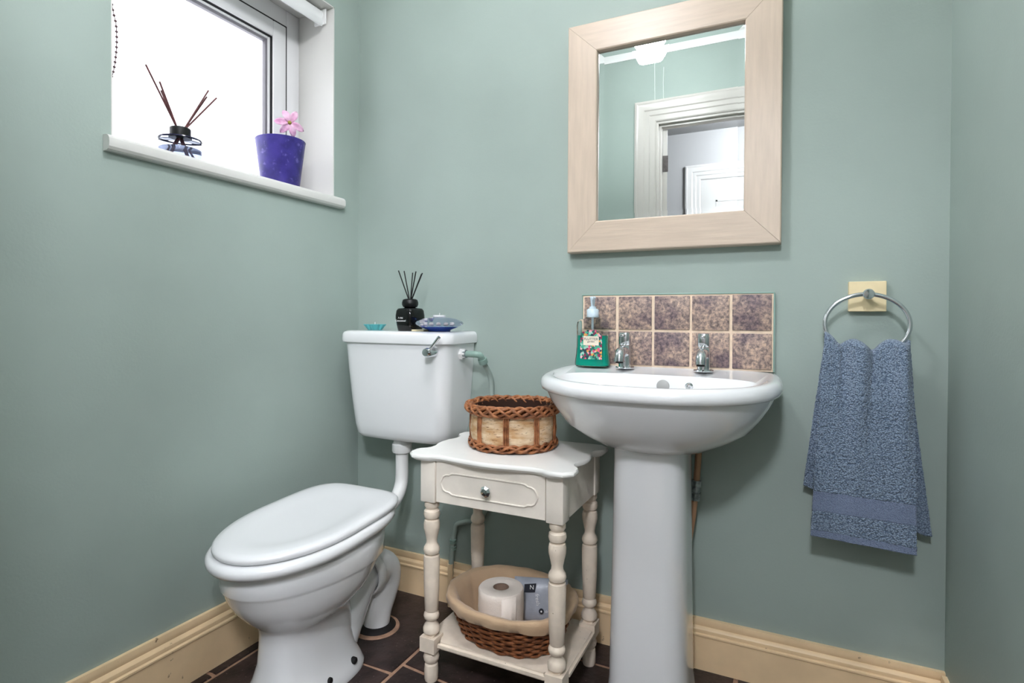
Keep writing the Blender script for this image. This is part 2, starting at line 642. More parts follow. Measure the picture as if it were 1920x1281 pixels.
def door_leaf(parent, name, W, H, T, mat):
    """leaf along +x from the hinge, thickness towards -y, four recessed panels"""
    obj(name, bx(0, W, -T, 0, .008, H, bev=.002), mat, parent, 0).matrix_parent_inverse = Matrix()
    zs = [(.22, .82), (1.0, H - .16)]
    xs = [(.11, W / 2 - .05), (W / 2 + .05, W - .11)]
    for z0, z1 in zs:
        for x0, x1 in xs:
            for side in (0, 1):
                bm = bmesh.new()
                y0, y1 = ((-T - .002, -T + .004), (-.004, .002))[side]
                for i, (q, w_) in enumerate(((0, .014),)):
                    box(bm, x0, x1, y0, y1, z0, z0 + w_, .001, 1)
                    box(bm, x0, x1, y0, y1, z1 - w_, z1, .001, 1)
                    box(bm, x0, x0 + w_, y0, y1, z0, z1, .001, 1)
                    box(bm, x1 - w_, x1, y0, y1, z0, z1, .001, 1)
                obj('panel_moulding', bm, mat, parent, 0).matrix_parent_inverse = Matrix()


door_leaf(dr, 'door_leaf', .758, 2.018, .042, m_casing)
for z in (.25, 1.83):
    o = obj('hinge', bx(-.0015, .0005, -.034, .004, z - .045, z + .045), m_hinge, dr, 0)
    o.matrix_parent_inverse = Matrix()
dr.rotation_euler = (0, 0, R(-104))
dr.location = (DX0 + .036, FY - .068, 0)

# landing behind the doorway
hx0, hx1 = -.35, 2.75
struct(obj('floor_landing', bx(hx0, hx1, HY1, FY - FT, -.05, -.001), m_carpet, smooth=0))
struct(obj('ceiling_landing', bx(hx0, hx1, HY1, FY - FT, HCEIL, HCEIL + .05), m_hall, smooth=0))
struct(obj('wall_landing_far', bx(hx0, hx1, HY1 - .1, HY1, -.05, HCEIL + .05), m_hall, smooth=0))
struct(obj('wall_landing_left', bx(hx0 - .1, hx0, HY1 - .1, FY - FT, -.05, HCEIL + .05), m_hall, smooth=0))
struct(obj('wall_landing_right', bx(hx1, hx1 + .1, HY1 - .1, FY - FT, -.05, HCEIL + .05), m_hall, smooth=0))
struct(obj('wall_landing_near', plate_with_hole('Y', FY - FT - .001, FY - FT + .004, hx0, hx1, -.004, HCEIL, (DX0 - .03, DX1 + .03, -.004, DZ + .03)), m_hall, smooth=0))
casing('trim_6', .845, 1.62, 2.035, HY1, 1, mat=m_halldoor)['label'] = 'white moulded casing of the door across the landing'
d2 = bpy.data.objects.new('door_2', None)
COL.objects.link(d2)
struct(d2, 'white panelled door across the landing')
d2.location = (.845, HY1 + .006, 0)
door_leaf(d2, 'door_leaf', .775, 2.033, .004, m_halldoor)
bm = lathe([(.0, 0), (.026, 0), (.026, .008), (.009, .012), (.009, .04), (.024, .05), (.027, .062), (.018, .072), (0, .074)], 1.56, HY1 + .004, 1.0, 20, axis='Y')
obj('door_knob', bm, m_chrome, d2).matrix_parent_inverse = Matrix.Translation(-d2.location)

# ------------------------------------------------------------------ window
wn = bpy.data.objects.new('window_1', None)
COL.objects.link(wn)
wn.location = (-.19, (WY0 + WY1) / 2, WZ0)
struct(wn, 'frosted white framed casement window')
FX = -.163                                 # room-side face of the frame
a0, a1, b0, b1 = WYB + .034, WY1 - .004, 1.26, WZ1 - .004


def rect_frame(x0, x1, y0, y1, z0, z1, wd, bev=.003):
    bm = bmesh.new()
    box(bm, x0, x1, y0, y0 + wd, z0, z1, bev)
    box(bm, x0, x1, y1 - wd, y1, z0, z1, bev)
    box(bm, x0, x1, y0 + wd, y1 - wd, z0, z0 + wd, bev)
    box(bm, x0, x1, y0 + wd, y1 - wd, z1 - wd, z1, bev)
    return bm


obj('window_frame', rect_frame(FX - .06, FX, a0, a1, b0, b1, .058), m_upvc, wn)
obj('gasket', rect_frame(FX - .04, FX + .001, a0 + .0575, a1 - .0575, b0 + .0575, b1 - .0575, .006, 0), m_gasket, wn, 0)
obj('sash', rect_frame(FX - .05, FX + .004, a0 + .0625, a1 - .0625, b0 + .0625, b1 - .0625, .0545, .004), m_upvc, wn)
obj('gasket', rect_frame(FX - .03, FX - .002, a0 + .117, a1 - .117, b0 + .117, b1 - .117, .003, 0), m_gasket, wn, 0)
obj('glazing_bead', rect_frame(FX - .03, FX - .008, a0 + .12, a1 - .12, b0 + .12, b1 - .12, .009, .003), m_upvc, wn)
obj('bead_seal', rect_frame(FX - .03, FX - .012, a0 + .129, a1 - .129, b0 + .129, b1 - .129, .009, .002), M('grey_seal', (120, 118, 124), .4), wn)
obj('pane', bx(FX - .034, FX - .026, a0 + .12, a1 - .12, b0 + .12, b1 - .12), m_pane, wn, 0)
# sill board with a rounded nose
sp = [(-.165, 1.352), (.014, 1.352), (.020, 1.355), (.0245, 1.361), (.026, 1.370), (.0245, 1.380), (.020, 1.386), (.014, 1.389), (-.165, 1.389)]
bm = bmesh.new()
nose = [(.0005, 1.352)] + sp[1:-1] + [(.0005, 1.389)]
rings_mesh(bm, [[(x, WY0 - .018, z) for x, z in nose], [(x, WY1 + .030, z) for x, z in nose]])
prism([(.0005, WY0 + .004), (.0005, WY1 - .005), (-.165, WY1 - .005), (-.165, WYB + .036)], 'Z', 1.352, 1.389, bm)
obj('window_sill', bm, m_gloss, wn, 25)

# roller blind
rb = thing('roller_blind', 'white roller blind rolled up at the top of the window recess', 'blind', (-.05, (WY0 + WY1) / 2, 2.0))
obj('roller', lathe([(0, WY0 + .03), (.021, WY0 + .03), (.021, WY1 - .022), (0, WY1 - .022)], -.052, 0, 2.022, 32, axis='Y'), m_plast, rb)
hem = [(-.034, 2.03), (-.030, 2.03), (-.027, 2.004), (-.027, 1.985), (-.031, 1.980), (-.037, 1.982), (-.038, 1.99), (-.033, 2.004)]
bm = bmesh.new()
rings_mesh(bm, [[(x, WY0 + .035, z) for x, z in hem], [(x, WY1 - .028, z) for x, z in hem]])
obj('fabric_hem', bm, m_upvc, rb)
for yy in (WY0 + .012, WY1 - .014):
    bm = bx(-.078, -.026, yy - .003, yy + .003, 1.994, WZ1 - .005, bev=.002)
    lathe([(.0, -.009), (.010, -.009), (.012, 0), (.0, .001)], -.052, yy, 2.022, 20, bm, axis='Y')
    obj('bracket', bm, m_plast, rb)
cpath = smooth_path([(-.045, -.838, 2.02), (-.042, -.832, 1.75), (-.04, -.821, 1.67), (-.04, -.822, 1.60), (-.042, -.832, 1.545), (-.05, -.842, 1.60), (-.055, -.844, 1.75), (-.055, -.842, 2.02)], 12)
bm = tube(cpath, .0010, 5)
acc = 0
for p, q in zip(cpath, cpath[1:]):
    d = (q - p).length
    while acc < d:
        bmesh.ops.create_icosphere(bm, subdivisions=1, radius=.0036, matrix=Matrix.Translation(p + (q - p) * acc / d))
        acc += .0125
    acc -= d
obj('bead_chain', bm, m_chain, rb)['label'] = 'dark thin bead pull chain'

# ------------------------------------------------------------------ ceiling lamp and added landing fill lights
LX, LY, LZ = .885, -.89, 2.105
lt = thing('ceiling_light', 'lit square faceted glass ceiling light seen in the mirror', 'light', (LX, LY, CEIL))
obj('ceiling_plate', bx(LX - .06, LX + .06, LY - .06, LY + .06, CEIL - .02, CEIL, bev=.003), m_chrome, lt)
obj('stem', lathe([(.010, LZ + .13), (.012, CEIL - .02)], LX, LY, 0, 16), m_chrome, lt)


def sq(cx, cy, h, z, ch=.25):
    c = h * ch
    p = [(-h, -h + c), (-h + c, -h), (h - c, -h), (h, -h + c), (h, h - c), (h - c, h), (-h + c, h), (-h, h - c)]
    return [(cx + x, cy + y, z) for x, y in p]


bm = rings_mesh(bmesh.new(), [sq(LX, LY, .050, LZ), sq(LX, LY, .076, LZ + .055), sq(LX, LY, .076, LZ + .10), sq(LX, LY, .05, LZ + .13)])
obj('glass_shade', bm, m_lampg, lt, 0)
HLZ = 2.275
for HLX, HLY, gm, lb_ in ((1.41, -2.30, m_fillg, 'added unseen opal globe fill light on the landing, straight behind the doorway'),
                          (2.08, -2.36, m_fillg2, 'added unseen opal globe fill light at the right end of the landing')):
    hl = thing('added_fill_light', lb_, 'light', (HLX, HLY, HCEIL), 'added landing fill lights')  # added globes, out of view and mirror, throw fill through the doorway
    obj('ceiling_rose', lathe([(.05, HCEIL - .025), (.05, HCEIL)], HLX, HLY, 0, 32), m_chrome, hl)
    obj('neck', lathe([(.02, HLZ + .10), (.02, HCEIL - .02)], HLX, HLY, 0, 12), m_plast, hl)
    obj('opal_globe', lathe([(.12 * math.cos(t), .12 * math.sin(t)) for t in [R(-88 + 11 * k) for k in range(17)]], HLX, HLY, HLZ, 32), gm, hl)
for k, (x, z0, z1) in enumerate(((.780, 2.165, 2.415), (.826, 2.165, 2.34))):
    bm = tube([(x, FY + .0022, z0), (x - .002, FY + .0022, (z0 + z1) / 2), (x - .004 * (1 - k), FY + .0022, z1)], .0014, 8)
    tag(obj('hanging_cable', bm, m_cordw), ('longer', 'shorter')[k] + ' thin white cable on the wall above the door casing, seen in the mirror', 'cable', 'cables above the door')

# ------------------------------------------------------------------ mirror
MX0, MX1, MZ0, MZ1 = .834, 1.417, 1.165, 1.842
IX0, IX1, IZ0, IZ1 = .925, 1.3265, 1.2565, 1.755
mr = thing('wall_mirror', 'square mirror in a wide cream painted wooden frame on the wall', 'mirror', ((MX0 + MX1) / 2, 0, MZ0))
# rail section: s 0 = outer edge .. 1 = inner edge, d = distance out from the wall
fsec = [(0., .0), (0., .030), (.012, .036), (.04, .038), (.95, .038), (.985, .036), (1., .031), (1., .0)]
cor_o = [(MX0, MZ0), (MX1, MZ0), (MX1, MZ1), (MX0, MZ1)]
cor_i = [(IX0, IZ0), (IX1, IZ0), (IX1, IZ1), (IX0, IZ1)]
for k in range(4):
    k2 = (k + 1) % 4
    g = .0004

    def sect(i):
        return [(cor_o[i][0] + (cor_i[i][0] - cor_o[i][0]) * s, -d, cor_o[i][1] + (cor_i[i][1] - cor_o[i][1]) * s) for s, d in fsec]
    A, B = sect(k), sect(k2)
    dirv = (Vector(cor_o[k2]) - Vector(cor_o[k])).normalized() * g
    A = [(p[0] + dirv.x, p[1], p[2] + dirv.y) for p in A]
    B = [(p[0] - dirv.x, p[1], p[2] - dirv.y) for p in B]
    obj('frame_rail', rings_mesh(bmesh.new(), [A, B]), (m_frame_h, m_frame_v)[k % 2], mr, 30)
# silvered glass with a narrow bevel all round
BW, GY = .017, -.022
bm = bmesh.new()
gi = [(IX0 + BW, IZ0 + BW), (IX1 - BW, IZ0 + BW), (IX1 - BW, IZ1 - BW), (IX0 + BW, IZ1 - BW)]
go = [(IX0 - .004, IZ0 - .004), (IX1 + .004, IZ0 - .004), (IX1 + .004, IZ1 + .004), (IX0 - .004, IZ1 + .004)]
tl = math.tan(R(1.35)) * (BW + .004)
rings_mesh(bm, [[(x, -.004, z) for x, z in go], [(x, GY - tl, z) for x, z in go], [(x, GY, z) for x, z in gi]])
obj('mirror_glass', bm, m_mirror, mr, 0)

# ------------------------------------------------------------------ tiled splashback
sx0, sx1, sz0, sz1 = .876, 1.400, .829, 1.037
sb = tag(obj('splashback', bx(sx0, sx1, -.0075, -.0002, sz0, sz1, bev=.001), m_wgrout, smooth=0), 'mottled brown and grey stone tile splashback above the basin', 'splashback')
pt = (sx1 - sx0 - .002) / 5
for r_ in range(2):
    for c_ in range(5):
        x0 = sx0 + .002 + c_ * pt
        z0 = sz0 + .002 + r_ * .103
        j = lambda: random.uniform(-.001, .001)
        bm = bx(x0 + .0036 + j(), x0 + pt - .0036 + j(), -.0115, -.006, z0 + .0036 + j(), z0 + .0994 + j(), bev=.002, seg=2)
        o = obj('stone_tile', bm, m_splash, sb, 40)
bm = bx(sx0 - .003, sx1 + .003, -.0095, -.0002, sz1, sz1 + .004, bev=.001)
box(bm, sx1, sx1 + .004, -.0095, -.0002, sz0, sz1, .001)
box(bm, sx0 - .003, sx0, -.0095, -.0002, sz0, sz1, .001)
obj('painted_edge', bm, m_pipe_green, sb, 0)

# ------------------------------------------------------------------ basin and pedestal
BCX = 1.1275
bs = thing('pedestal_basin', 'white ceramic wash basin on a tall pedestal', 'basin', (BCX, -.2, 0))
drop = lambda x, y: -.012 * max(0, -y) / .43
NB = 112


def bring(a, bf, bb, cy, z, ef=2.3, eb=6.):
    return sup(a, bf, bb, BCX, cy, z, NB, ef, eb, drop)


C0 = -.155
rings = [bring(.088, .078, .10, -.185, .646, 2.2, 2.6), bring(.14, .12, .12, -.18, .658, 2.2, 3), bring(.19, .163, .135, -.172, .681, 2.2, 3.5),
         bring(.230, .203, .145, -.163, .707, 2.25, 4), bring(.254, .230, .152, C0, .738), bring(.272, .252, .152, C0, .768), bring(.280, .260, .152, C0, .787),
         bring(.2825, .263, .152, C0, .794), bring(.289, .270, .152, C0, .795), bring(.2950, .276, .1525, C0, .799), bring(.2975, .2785, .153, C0, .807),
         bring(.2965, .2775, .153, C0, .816), bring(.292, .2735, .1525, C0, .8245), bring(.284, .266, .152, C0, .8295), bring(.274, .256, .150, C0, .8305),
         bring(.264, .250, .148, C0 - .002, .829),
         bring(.246, .142, .118, -.253, .824, 2.3, 3.2), bring(.240, .136, .113, -.253, .815, 2.3, 3.2), bring(.230, .130, .107, -.253, .795, 2.3, 3.), bring(.206, .118, .098, -.253, .76, 2.2, 2.8),
         bring(.165, .095, .085, -.253, .725, 2.1, 2.4), bring(.09, .06, .055, -.253, .706, 2, 2), bring(.022, .02, .02, -.253, .700, 2, 2)]
basin_bm = rings_mesh(bmesh.new(), rings)
obj('bowl', basin_bm, m_ceram, bs, 50)
pr = []
for z, a, bf, bb in ((0, .106, .095, .12), (.02, .102, .092, .118), (.06, .0985, .090, .115), (.25, .0950, .088, .113), (.45, .0915, .086, .112), (.60, .0895, .085, .112), (.66, .089, .085, .11)):
    pr.append(sup(a, bf, bb, 1.1225, -.19, z, 56, 3.0, 6))
obj('pedestal', rings_mesh(bmesh.new(), pr), m_ceram, bs, 50)
obj('overflow_cover', lathe([(0, 0), (.0165, 0), (.0165, -.003), (.0145, -.0045), (0, -.0045)], 1.142, -.1455, .793, 28, axis='Y'), m_plug, bs)
o = obj('chain_stay', lathe([(0, 0), (.010, 0), (.010, -.004), (.006, -.008), (.004, -.014), (.0065, -.017), (.0055, -.021), (0, -.022)], 1.208, -.1455, .796, 20, axis='Y'), m_chrome, bs)
obj('waste', lathe([(0, 0), (.021, 0), (.021, .003), (.015, .004), (0, .003)], BCX, -.258, .6945, 24), m_chrome, bs)


# chrome pillar taps
def tap(x, label):
    y, z = -.068, .8285
    t = thing('pillar_tap', label, 'tap', (x, y, z), 'basin taps')
    obj('flange', lathe([(0, 0), (.025, 0), (.026, .0025), (.025, .005), (.018, .006), (0, .006)], x, y, z, 36), m_chrome, t)
    obj('body', lathe([(.0175, .005), (.017, .02), (.0165, .052), (.0165, .062), (.0155, .064), (0, .064)], x, y, z, 36), m_chrome, t)
    path = smooth_path([(x, y - .004, z + .043), (x, y - .022, z + .050), (x, y - .042, z + .049), (x, y - .056, z + .040), (x, y - .060, z + .022)], 6)
    rs = [.0150 - .0018 * i / (len(path) - 1) for i in range(len(path))]
    bm = tube(path, rs, 20)
    obj('spout', bm, m_chrome, t, 50)
    obj('aerator', lathe([(0, .0185), (.0105, .0185), (.0105, .0235)], x, y - .060, z, 20), m_blackm, t)
    h = []
    for zz, a in ((.0655, .0148), (.070, .0165), (.095, .0162), (.1005, .0150), (.102, .012)):
        h.append(sup(a, a * .95, a, x, y, z + zz, 32, 2.6, 2.6))
    hd = obj('handle', rings_mesh(bmesh.new(), h), m_chrome, t, 50)
    obj('lever', bx(x - .0055, x + .0055, y - .036, y - .008, z + .0895, z + .0965, bev=.0025), m_chrome, t)


tap(1.021, 'chrome basin tap nearest the green soap bottle')
tap(1.233, 'chrome basin tap on the right, away from the soap bottle')

# soap dispenser
SX, SY, SZ = .924, -.062, .8295
so = thing('soap_dispenser', 'clear pump bottle of teal liquid soap with a floral label', 'soap bottle', (SX, SY, SZ))


def sring(a, b, z):
    return sup(a, b, b, SX, SY, SZ + z, 48, 3.2, 3.2)


body = [(.047, .024, 0), (.0505, .0265, .004), (.0505, .0265, .012), (.0475, .025, .035), (.0455, .024, .06), (.0455, .024, .09), (.046, .0245, .118), (.044, .023, .128), (.037, .019, .135), (.018, .016, .139), (.016, .015, .146)]
obj('bottle', rings_mesh(bmesh.new(), [sring(*b) for b in body], True, True), m_clear, so, 50)
liq = [(a - .0022, b - .002, z + (.002 if z == 0 else 0)) for a, b, z in body[:6]]
obj('liquid', rings_mesh(bmesh.new(), [sring(*b) for b in liq]), m_tealliq, so, 50)
obj('dip_tube', lathe([(.0035, .091), (.0035, .150)], SX, SY, SZ, 12), m_ptrans, so)
obj('collar', lathe([(.0165, .142), (.0175, .144), (.0175, .163), (.0155, .166), (.010, .168), (.010, .173), (.0055, .174), (.0055, .190)], SX, SY, SZ, 32), m_ptrans, so)
bm = rings_mesh(bmesh.new(), [sup(.006, .006, .006, SX, SY, SZ + .182, 16), sup(.0075, .0075, .0075, SX, SY, SZ + .196, 16), sup(.009, .009, .009, SX, SY, SZ + .2, 16), sup(.007, .007, .007, SX, SY, SZ + .2025, 16)])
d = Vector((.25, -.95, 0)).normalized()
tube([Vector((SX, SY, SZ + .1985)), Vector((SX, SY, SZ + .1985)) + d * .03, Vector((SX, SY, SZ + .195)) + d * .038], [.0045, .0038, .0032], 10, bm)
obj('pump_head', bm, m_ptrans, so, 50)
# label: a printed plate on the front, patterned with flowers
lm = bpy.data.materials.new('floral_label_print')
lm.use_nodes = True
nt = lm.node_tree
g_ = nt.nodes.new('ShaderNodeNewGeometry')
vo = nt.nodes.new('ShaderNodeTexVoronoi')
vo.inputs['Scale'].default_value = 150
hs = nt.nodes.new('ShaderNodeSeparateColor')
rp = nt.nodes.new('ShaderNodeValToRGB')
rp.color_ramp.interpolation = 'CONSTANT'
cl = [(0, (28, 104, 92)), (.22, (70, 168, 140)), (.4, (214, 86, 118)), (.52, (24, 60, 70)), (.62, (150, 206, 186)), (.72, (132, 34, 74)), (.82, (222, 160, 80)), (.9, (240, 170, 180))]
e = rp.color_ramp.elements
e[0].color = (*lin(cl[0][1]), 1)
e[1].position = cl[1][0]
e[1].color = (*lin(cl[1][1]), 1)
for p_, c_ in cl[2:]:
    x_ = e.new(p_)
    x_.color = (*lin(c_), 1)
nt.links.new(g_.outputs['Position'], vo.inputs['Vector'])
nt.links.new(vo.outputs['Color'], hs.inputs[0])
nt.links.new(hs.outputs[0], rp.inputs[0])
nt.links.new(rp.outputs[0], nt.nodes['Principled BSDF'].inputs['Base Color'])
ly = SY - .0274
lab = [(-.032, .022), (.032, .022), (.032, .088), (.028, .096), (.020, .098), (.016, .106), (-.012, .106), (-.016, .099), (-.024, .102), (-.032, .094)]
lab = [(SX + .004 + x, SZ + z) for x, z in lab]
lb = obj('label', prism(lab, 'Y', ly, ly + .0008), lm, so, 0)
obj('name_panel', bx(SX + .004 - .023, SX + .004 + .023, ly - .0004, ly + .0002, SZ + .062, SZ + .088), M('cream_label_paper', (238, 226, 206), .6), so, 0)
text_mesh('FLUTTER', .0105, m_navy, 'lettering', so, (SX + .004, ly - .0006, SZ + .0765), (1, 0, 0), (0, 0, 1))
text_mesh('garden', .0078, m_navy, 'lettering', so, (SX + .004, ly - .0006, SZ + .0705), (1, 0, 0), (0, 0, 1))

# copper supply pipe behind the pedestal
cpz = thing('supply_pipe', 'bare copper pipe with a compression joint behind the basin pedestal', 'pipe', (1.2, -.05, 0))
obj('pipe', tube([(1.223, -.05, .66), (1.216, -.05, .54), (1.207, -.05, .437), (1.194, -.05, .345), (1.165, -.05, .20), (1.15, -.05, .08), (1.15, -.05, 0)], .0085, 14), m_copper, cpz)
bm = tube([(1.2155, -.05, .532), (1.2145, -.05, .515)], .0145, 6)
tube([(1.2145, -.05, .515), (1.2130, -.05, .498)], .0105, 12, bm)
tube([(1.2130, -.05, .498), (1.2115, -.05, .478)], .0145, 6, bm)
obj('compression_joint', bm, m_brass, cpz, 30)

# ------------------------------------------------------------------ cistern
ci = thing('cistern', 'white ceramic toilet cistern fixed to the wall', 'cistern', (.287, -.1, .56))


def cring(x0, x1, y0, z, y1=-.004, r=5.):
    cx, a, cy, b = (x0 + x1) / 2, (x1 - x0) / 2, (y0 + y1) / 2, (y1 - y0) / 2
    return sup(a, b, b, cx, cy, z, 72, r, r)


def cringf(x0, x1, yf, z, rf=4.):
    """flat back at the wall, rounded front corners"""
    pts = []
    rr = .05
    yb = -.003
    pts += [(x1, yb, z), (x1, yb - .05, z)]
    for k in range(9):
        t = k / 8 * PI / 2
        pts.append((x1 - rr + rr * math.cos(t), yf + rr - rr * math.sin(t), z))
    for k in range(1, 6):
        pts.append((x1 - rr + (x0 - x1 + 2 * rr) * k / 6, yf - .006 * math.sin(PI * k / 6), z))
    for k in range(9):
        t = PI / 2 + k / 8 * PI / 2
        pts.append((x0 + rr + rr * math.cos(t), yf + rr - rr * math.sin(t), z))
    pts += [(x0, yb - .05, z), (x0, yb, z)]
    return pts


cb = [cringf(.125, .448, -.135, .563), cringf(.112, .462, -.146, .568), cringf(.104, .470, -.154, .58), cringf(.100, .475, -.160, .61),
      cringf(.093, .483, -.170, .70), cringf(.086, .491, -.178, .80), cringf(.081, .496, -.184, .888)]
obj('tank', rings_mesh(bmesh.new(), cb), m_ceram, ci, 45)
cl = [cringf(.076, .501, -.188, .884), cringf(.071, .506, -.193, .887), cringf(.070, .507, -.194, .895), cringf(.071, .506, -.193, .912), cringf(.074, .503, -.190, .919), cringf(.081, .496, -.184, .9235), cringf(.10, .478, -.168, .925)]
obj('tank_lid', rings_mesh(bmesh.new(), cl), m_ceram, ci, 45)
lvx, lvz = .452, .863
lv = obj('flush_lever', tube(smooth_path([(lvx, -.207, lvz), (lvx + .012, -.213, lvz + .012), (lvx + .032, -.216, lvz + .034), (lvx + .046, -.217, lvz + .048)], 5), [.0065, .0062, .0058, .0055, .0052, .005, .005, .005, .0048, .0048, .0048, .005, .0052, .0052, .0052, .0048], 12), m_chrome, ci)
obj('lever_boss', lathe([(0, -.226), (.011, -.225), (.0145, -.219), (.016, -.207), (.0165, -.190), (.0165, -.178)], lvx, 0, lvz, 28, axis='Y'), m_chrome, lv)
obj('inlet_nut', lathe([(.019, .489), (.019, .503), (.014, .504), (.014, .512)], 0, -.085, .853, 6, axis='X'), m_plast, ci, 30)

# painted supply pipe running down the wall
wp = thing('wall_pipe', 'green painted water pipe from the cistern down the wall', 'pipe', (.55, -.03, .14))
p1 = smooth_path([(.512, -.085, .853), (.545, -.085, .853), (.558, -.078, .850), (.5605, -.070, .842), (.561, -.062, .830)], 5)
obj('elbow', tube(p1, .0105, 14), m_pipe_green, wp)
obj('elbow_collar', tube([(.5607, -.066, .838), (.5615, -.058, .824)], .0145, 18), m_pipe_green, wp, 30)
p2 = smooth_path([(.561, -.060, .828), (.562, -.042, .81), (.564, -.022, .785), (.566, -.012, .755), (.566, -.0105, .70), (.566, -.0105, .56), (.562, -.0105, .42), (.535, -.0105, .315), (.47, -.0105, .285), (.437, -.0108, .270), (.428, -.013, .24), (.425, -.02, .20), (.424, -.026, .15), (.424, -.030, .10)], 6)
obj('pipe', tube(p2, .0085, 12), m_wall, wp)
bm = bmesh.new()
for z in (.218, .210, .196, .188):
    lathe([(.0085, -.003), (.0115, -.002), (.0115, .002), (.0085, .003)], .4255, -.018, z, 14, bm)
obj('joint_ring', bm, m_pipe_green, wp)
obj('lower_end', tube([(.424, -.0315, .142), (.424, -.0315, .0)], .0088, 12), m_skirt, wp)
obj('inlet_ring', lathe([(.0125, .5045), (.0125, .515), (.0105, .5155)], 0, -.085, .853, 20, axis='X'), m_brass, wp)

# ------------------------------------------------------------------ flush pipe
fp = thing('flush_pipe', 'white plastic flush pipe between cistern and toilet bowl', 'pipe', (.275, -.10, .37))
obj('pipe', tube(smooth_path([(.275, -.10, .562), (.275, -.10, .50), (.275, -.10, .44), (.276, -.108, .405), (.279, -.135, .375), (.283, -.18, .358), (.285, -.24, .350), (.285, -.30, .346)], 6), .0215, 20), m_plast, fp)
obj('pipe_nut', lathe([(.0215, .515), (.031, .518), (.033, .524), (.033, .545), (.030, .549), (.026, .560)], .275, -.10, 0, 16), m_plast, fp, 30)

# ------------------------------------------------------------------ toilet
TX = .285
to = thing('toilet', 'white ceramic toilet with closed lid', 'toilet', (TX, -.5, 0))


def tring(yf, yb, hw, z, ef=2.1, eb=2.6, mid=.42):
    cy = yb + (yf - yb) * mid
    return sup(hw, cy - yf, yb - cy, TX, cy, z, 72, ef, eb)


tb = [tring(-.690, -.375, .106, 0, 2.6, 3.6, .55), tring(-.690, -.374, .107, .012, 2.6, 3.6, .55), tring(-.682, -.378, .100, .03, 2.6, 3.2, .55), tring(-.672, -.39, .087, .06, 2.5, 3, .55), tring(-.664, -.40, .078, .10, 2.4, 3, .5),
      tring(-.660, -.40, .076, .15, 2.4, 3, .5), tring(-.660, -.41, .080, .190, 2.3, 3, .5), tring(-.672, -.41, .096, .204, 2.2, 2.4, .48), tring(-.698, -.385, .122, .228, 2.15, 2.1, .45),
      tring(-.722, -.350, .142, .256, 2.1, 1.9), tring(-.740, -.320, .154, .285, 2.1, 1.8), tring(-.750, -.298, .160, .310, 2.1, 1.8), tring(-.754, -.288, .162, .316, 2.1, 1.8), tring(-.758, -.284, .166, .322, 2.1, 1.85), tring(-.760, -.284, .167, .360, 2.1, 1.85), tring(-.758, -.284, .165, .372, 2.1, 1.9), tring(-.745, -.29, .155, .378, 2.1, 2.0),
      tring(-.70, -.33, .12, .378, 2.1, 2.4), tring(-.66, -.36, .09, .30, 2.1, 2.2), tring(-.60, -.42, .05, .25, 2, 2)]
obj('bowl', rings_mesh(bmesh.new(), tb), m_ceram, to, 50)
tp = smooth_path([(TX, -.47, .012), (TX, -.425, .05), (TX, -.392, .095), (TX, -.362, .132), (TX, -.330, .166), (TX, -.300, .182), (TX, -.268, .186)], 6)
n_ = len(tp)
obj('trap', tube(tp, [.066 - .017 * min(1, i / (n_ * .8)) for i in range(n_)], 32), m_ceram, to, 60)
# seat and lid, dropping slightly towards the front
slope = lambda y: .424 + (y + .78) * .030 / .48


def seat_ring(yf, yb, hw, dz, eb=3.4):
    r = tring(yf, yb, hw, 0, 2.05, eb, .50)
    return [(x, y, slope(y) + dz) for x, y, z in r]


st = [seat_ring(-.772, -.305, .163, -.052), seat_ring(-.783, -.30, .174, -.049), seat_ring(-.789, -.298, .181, -.040), seat_ring(-.789, -.298, .181, -.030), seat_ring(-.782, -.30, .175, -.0225), seat_ring(-.772, -.305, .166, -.0205)]
obj('seat', rings_mesh(bmesh.new(), st), m_seat, to, 50)
ld = [seat_ring(-.764, -.296, .160, -.0195, 4.5), seat_ring(-.772, -.293, .167, -.0175, 4.5), seat_ring(-.776, -.291, .170, -.011, 4.5), seat_ring(-.775, -.291, .169, -.005, 4.5), seat_ring(-.769, -.294, .164, -.0005, 4.5), seat_ring(-.755, -.302, .150, .0012, 4.2),
      seat_ring(-.725, -.335, .128, .0006, 3.2), seat_ring(-.70, -.36, .108, -.0035, 2.7), seat_ring(-.66, -.40, .080, -.0075, 2.4), seat_ring(-.56, -.51, .02, -.009, 2)]
obj('lid', rings_mesh(bmesh.new(), ld), m_seat, to, 60)
for sx in (-.075, .075):
    obj('hinge', lathe([(.0, -.022), (.012, -.022), (.013, 0), (.012, .022), (0, .022)], TX + sx, -.284, .418, 20, axis='X'), m_plast, to)
    obj('hinge_post', lathe([(.011, .374), (.010, .415)], TX + sx, -.286, 0, 16), m_plast, to)
for px, pyy, pz in ((.372, -.452, .036), (.372, -.545, .034)):
    obj('bolt_hole', lathe([(0, .003), (.006, .0028), (.009, .0), (.009, -.010)], px + .012, pyy, pz, 18, axis='X'), m_brownwood, to)

